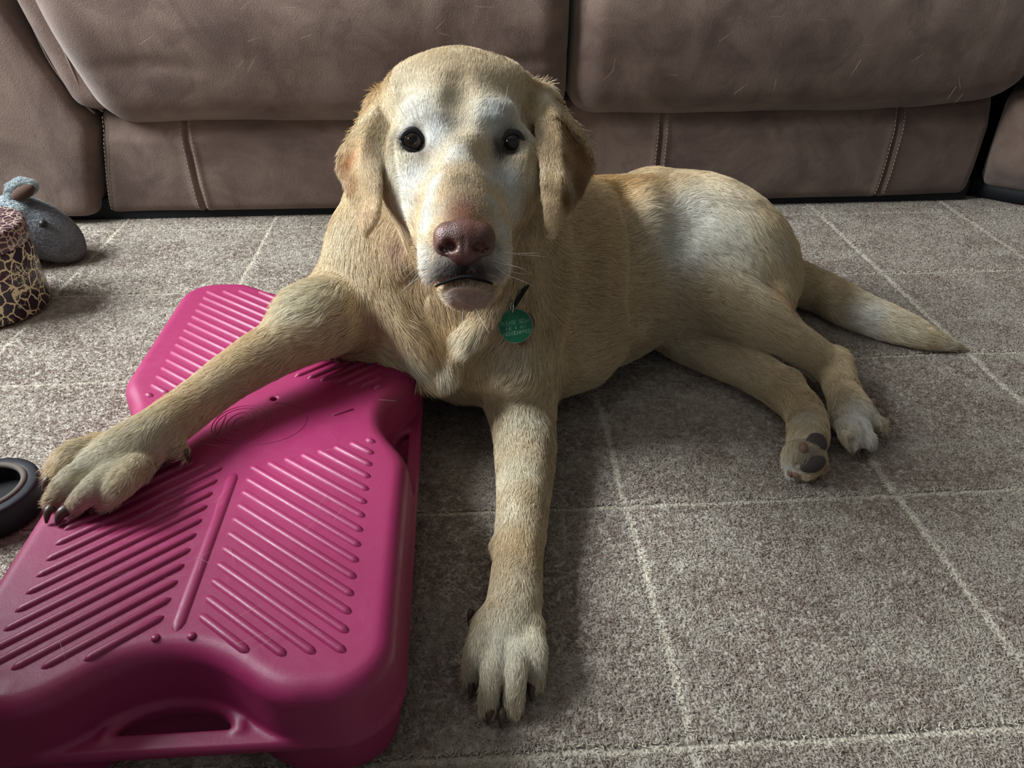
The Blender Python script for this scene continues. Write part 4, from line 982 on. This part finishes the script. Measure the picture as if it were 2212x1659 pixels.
# ------------------------------------------------------------------ crackle canister
RP, HP = .078, .135
pr = atz(112, 655, .0); pc = pr - np.array([RP, .012, 0]); pot = empty('canister', (pc[0], pc[1], 0)); tag(pot, 'round dark purple lidded canister with cream crackle pattern at the left edge', 'canister')
def lathe(prof, c, n=64):
    V = []; Fc = []
    for r, z in prof:
        for j in range(n): a = 2 * math.pi * j / n; V.append((c[0] + r * math.cos(a), c[1] + r * math.sin(a), z))
    for i in range(len(prof) - 1):
        for j in range(n): k = (j + 1) % n; Fc.append((i * n + j, i * n + k, (i + 1) * n + k, (i + 1) * n + j))
    return V, Fc
def crackle(name, scale, dark, line, w, sz=1.0):
    m = material(name, dark, .30, .5); nt = NT(m); P_ = nt.obj(); mp = nt.n('ShaderNodeMapping'); mp.inputs['Scale'].default_value = (1, 1, sz); nt.l(P_, mp.inputs[0])
    nz = nt.noise(mp.outputs[0], scale * 1.6, 3, .6); mv = nt.n('ShaderNodeVectorMath', operation='MULTIPLY_ADD'); nt.l(nz.outputs['Color'], mv.inputs[0]); mv.inputs[1].default_value = (.45 / scale,) * 3; nt.l(mp.outputs[0], mv.inputs[2])
    vo = nt.n('ShaderNodeTexVoronoi'); vo.feature = 'DISTANCE_TO_EDGE'; vo.inputs['Scale'].default_value = scale; nt.l(mv.outputs[0], vo.inputs['Vector'])
    v2 = nt.n('ShaderNodeTexVoronoi'); v2.feature = 'DISTANCE_TO_EDGE'; v2.inputs['Scale'].default_value = scale * 2.3; nt.l(mv.outputs[0], v2.inputs['Vector'])
    m2 = nt.noise(P_, scale * .5, 2); e2 = nt.math('ADD', v2.outputs['Distance'], nt.math('MULTIPLY', nt.ramp(m2.outputs[0], [(.42, (0, 0, 0)), (.55, (1, 1, 1))]).outputs[0], .3))
    d = nt.math('MINIMUM', vo.outputs['Distance'], nt.math('MULTIPLY', e2, 1.6))
    nt.l(nt.mix(nt.ramp(d, [(w, (1, 1, 1)), (w + .02, (0, 0, 0))]).outputs[0], dark, line), nt.b.inputs['Base Color']); return m
m_ck = crackle('crackle_body', 66, srgb(48, 30, 46), srgb(226, 214, 172), .045, .85); m_ck2 = crackle('crackle_lid', 92, srgb(66, 40, 50), srgb(190, 165, 150), .05)
V_, F_ = lathe([(0, .001), (RP - .004, .001), (RP, .005), (RP, HP - .034), (RP - .002, HP - .032), (RP - .003, HP - .031)], pc); mesh_np('body', V_, F_, m_ck, pot)
V_, F_ = lathe([(RP - .003, HP - .031), (RP + .001, HP - .030), (RP + .0015, HP - .027), (RP + .0015, HP - .003), (RP - .002, HP), (0, HP + .0005)], pc); mesh_np('lid', V_, F_, m_ck2, pot)
# ------------------------------------------------------------------ plush toy
m_plush = material('plush_fabric', (.2, .2, .2), .9, .1); nt = NT(m_plush); at_ = nt.n('ShaderNodeAttribute', attribute_name='tint'); nt.l(at_.outputs['Color'], nt.b.inputs['Base Color'])
pf = Sdf((-1.05, 1.10, -.004), (-.60, 1.42, .25), .003)
sv = dogf; dogf_, dogf = dogf, pf; nb = len(BONES)
pd_ = lambda px, py, rp, z: (px, py, rp, 'z', z)
chain([pd_(60, 490, 62, .060), pd_(92, 500, 56, .052), pd_(128, 520, 42, .036)], k=.02, bone=False)
chain([pd_(128, 518, 38, .034), pd_(152, 538, 26, .018)], k=.02, bone=False)
chain([pd_(20, 500, 60, .058), pd_(-40, 500, 75, .055)], k=.02, bone=False)
pf.floor(.001)
V_, Q_ = pf.mesh(); V_ = laplace(V_, Q_, 3); N_ = vnormals(V_, Q_)
pc_ = np.tile(np.array(srgb(132, 133, 138)), (len(V_), 1)) * (1 + .15 * vnoise(V_, 40, 3))[:, None]
wq = np.exp(-(((V_ - surf(0, 440)[0]) ** 2).sum(1) / .035 ** 2) ** 1.5); pc_ += wq[:, None] * (np.array(srgb(205, 215, 218)) - pc_)
wq = .6 * np.exp(-(((V_ - surf(70, 475)[0]) ** 2).sum(1) / .018 ** 2)); pc_ += wq[:, None] * (np.array(srgb(150, 156, 162)) - pc_)
plush = mesh_np('plush_toy', V_, Q_, m_plush, colors=pc_, origin=(-.80, 1.25, 0)); tag(plush, 'grey plush animal toy with rounded ear, behind the crackle canister', 'plush toy')
T_, W_ = scatter(V_, Q_, 450000 * (V_[:, 2] > .004)); r0 = (V_[T_] * W_[..., None]).sum(1); n0 = (N_[T_] * W_[..., None]).sum(1); n0 /= np.linalg.norm(n0, axis=1)[:, None]; cc_ = (pc_[T_] * W_[..., None]).sum(1)
fl_ = np.tile([.9, -.2, -.5], (len(r0), 1)); wl = np.clip((cc_.mean(1) - .25) / .3, 0, 1)
hair('plush_pile', r0, tangent(fl_, n0), n0, .0045 + .012 * wl, cc_ * rng.uniform(.55, 1.35, (len(r0), 1)), m_plush, plush, root_r=.0003, lift=.9, wig=.6)
ep, ed = surf(93, 483); V_, F_ = uv_sphere(ep, .0065, nu=20, nv=12); mesh_np('eye', V_, F_, material('black_bead', (.008, .008, .010), .5), plush)
m_earin = material('brown_ear_lining', srgb(74, 50, 38), .9)
tip = surf(40, 440)[0]
e0 = depth(surf(50, 445)[0]) - .005
out = spline([(18, 435, 0), (14, 412, 0), (28, 392, 0), (52, 384, 0), (74, 392, 0), (78, 410, 0), (66, 428, 0), (42, 440, 0)], 40)
pf2 = Sdf(at(45, 412, e0) - .06, at(45, 412, e0) + .06, .0016)
pts_ = [at(x, y, e0) for x, y, _ in spline([(24, 432, 0), (24, 408, 0), (44, 398, 0), (66, 402, 0)], 16)]
pf2.poly(np.array([at(24, 430, e0 + .004), at(28, 410, e0), at(46, 399, e0), at(65, 402, e0 + .002)]), np.array([.009, .011, .011, .010]), .004)
EA = np.array([c_right * math.cos(.5) + c_up * math.sin(.5), -c_right * math.sin(.5) + c_up * math.cos(.5), -c_fwd]); pf2.ellipsoid(at(49, 413, e0 + .003), EA, (.024, .0135, .006), .004)
V_, Q_ = pf2.mesh(); N_ = vnormals(V_, Q_)
ec_ = np.tile(np.array(srgb(150, 158, 160)), (len(V_), 1)); ear_o = mesh_np('ear', V_, Q_, m_plush, plush, colors=ec_)
T_, W_ = scatter(V_, Q_, np.full(len(V_), 500000.)); r0 = (V_[T_] * W_[..., None]).sum(1); n0 = (N_[T_] * W_[..., None]).sum(1); n0 /= np.linalg.norm(n0, axis=1)[:, None]
h_ = hair('ear_pile', r0, tangent(np.tile(c_up, (len(r0), 1)), n0), n0, .005, np.tile(np.array(srgb(165, 174, 176)), (len(r0), 1)), m_plush, plush, root_r=.0003, lift=.9, wig=.6)
A_ = CAMX.copy(); an = -.45; A_ = np.array([A_[0] * math.cos(an) - A_[1] * math.sin(an) * -1, A_[0] * math.sin(an) * -1 * -1 + A_[1] * math.cos(an), A_[2]])
A_ = np.array([c_right * math.cos(.5) + c_up * math.sin(.5), -c_right * math.sin(.5) + c_up * math.cos(.5), -c_fwd])
V_, F_ = uv_sphere(np.zeros(3), 1, nu=24, nv=16); V_ = (V_ * [.020, .0105, .010]) @ A_ + at(50, 416, e0 - .006); mesh_np('ear_lining', V_, F_, m_earin, plush)
dogf = sv
# ------------------------------------------------------------------ slipper at the left edge
m_slip = material('black_leather', srgb(26, 26, 34), .5, .3); m_slin = material('black_lining', srgb(10, 10, 13), .9); m_slt = material('brown_binding', srgb(84, 74, 66), .8)
sh = Sdf((-.80, .36, -.004), (-.40, .74, .085), .002)
sc = atz(-34, 1052, .036)
SX = (sh.lo[0] + np.arange(sh.n[0]) * sh.h - sc[0])[:, None, None]; SY = (sh.lo[1] + np.arange(sh.n[1]) * sh.h - sc[1])[None, :, None]; SZ = (sh.lo[2] + np.arange(sh.n[2]) * sh.h)[None, None, :]
ang = math.radians(20); UX = SX * math.cos(ang) + SY * math.sin(ang); UY = -SX * math.sin(ang) + SY * math.cos(ang)
RT = .0455
core = np.sqrt(np.maximum(UX, 0) ** 2 + UY ** 2); core = np.where(UX < 0, np.sqrt(np.maximum(-UX - .16, 0) ** 2 + UY ** 2), core)
rr = RT + .004 * np.sin(np.clip(SZ / .06, 0, 1) * math.pi)
dq = np.maximum(core - rr, SZ - .036); dq = np.maximum(dq, .001 - SZ)
inner = np.maximum(core - (RT - .010), .012 - SZ); sh.f[:] = np.maximum(dq, -inner).astype(np.float32)
V_, Q_ = sh.mesh(); V_ = laplace(V_, Q_, 3)
slip = mesh_np('slipper', V_, Q_, m_slip, origin=(sc[0], sc[1], 0)); tag(slip, 'black slipper with brown edge binding on the carpet at the left edge', 'slipper')
tt = np.linspace(-math.pi / 2, math.pi / 2, 40); ca, sa = math.cos(ang), math.sin(ang)
loc = [(-.15, -(RT - .010))] + [((RT - .010) * math.cos(t), (RT - .010) * math.sin(t)) for t in tt] + [(-.15, RT - .010)]
V_, F_ = tube([(sc[0] + u * ca - v * sa, sc[1] + u * sa + v * ca,   .0350) for u, v in loc], .0034, 8); mesh_np('edge_binding', V_, F_, m_slt, slip)
loc = [(-.15, -(RT - .016))] + [((RT - .017) * math.cos(t), (RT - .017) * math.sin(t)) for t in tt] + [(-.15, RT - .016)]
V_, F_ = lathe([(0, 0), (.0, 0)], (0, 0), 8)
# insole
n = 40; io = [((RT - .010) * math.cos(t), (RT - .010) * math.sin(t)) for t in np.linspace(-math.pi / 2, math.pi / 2, n)] + [(-.16, RT - .010), (-.16, -RT + .010)]
mesh_np('insole', [(sc[0] + u * ca - v * sa, sc[1] + u * sa + v * ca, z) for z in (.012, .016) for u, v in io], [tuple(range(len(io), 2 * len(io))), tuple(range(len(io)))[::-1]] + [(i, (i + 1) % len(io), len(io) + (i + 1) % len(io), len(io) + i) for i in range(len(io))], m_slin, slip, smooth=False)
# ------------------------------------------------------------------ shed hairs
def shed(name, pts, ln, mat, label, parent, r=.00016, rise=.0008, nrm=(0, 0, 1.0)):
    pts = np.array(pts); n = len(pts); a = rng.uniform(0, 2 * math.pi, n); nr = np.tile(nrm, (n, 1)); u = np.cross(nr, [0.3, .5, .9] if abs(nrm[2]) < .9 else [1.0, .2, 0]); u /= np.linalg.norm(u, axis=1)[:, None]; v = np.cross(nr, u)
    d = u * np.cos(a)[:, None] + v * np.sin(a)[:, None]
    o = hair(name, pts + nr * rise, d, nr, ln, np.tile([.72, .64, .50], (n, 1)) * rng.uniform(.7, 1.1, (n, 1)), mat, parent, root_r=r, pts=7, lift=.04, curl=0, wig=.0)
    return o
q = [atz(rng.uniform(30, 860), rng.uniform(820, 1460), BT + .0026) for _ in range(34)]; q = [p for p in q if abs(p[0] - BCX) < .13 and abs(p[1] - BCY) < .28]
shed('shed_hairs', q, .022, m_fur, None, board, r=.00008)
q = [aty(rng.uniform(150, 2100), rng.uniform(10, 210), 1.372) for _ in range(26)]
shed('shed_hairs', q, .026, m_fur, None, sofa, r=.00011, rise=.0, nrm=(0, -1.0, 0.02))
q = [(*atz(rng.uniform(900, 2200), rng.uniform(600, 1650), 0)[:2], .0022) for _ in range(260)]
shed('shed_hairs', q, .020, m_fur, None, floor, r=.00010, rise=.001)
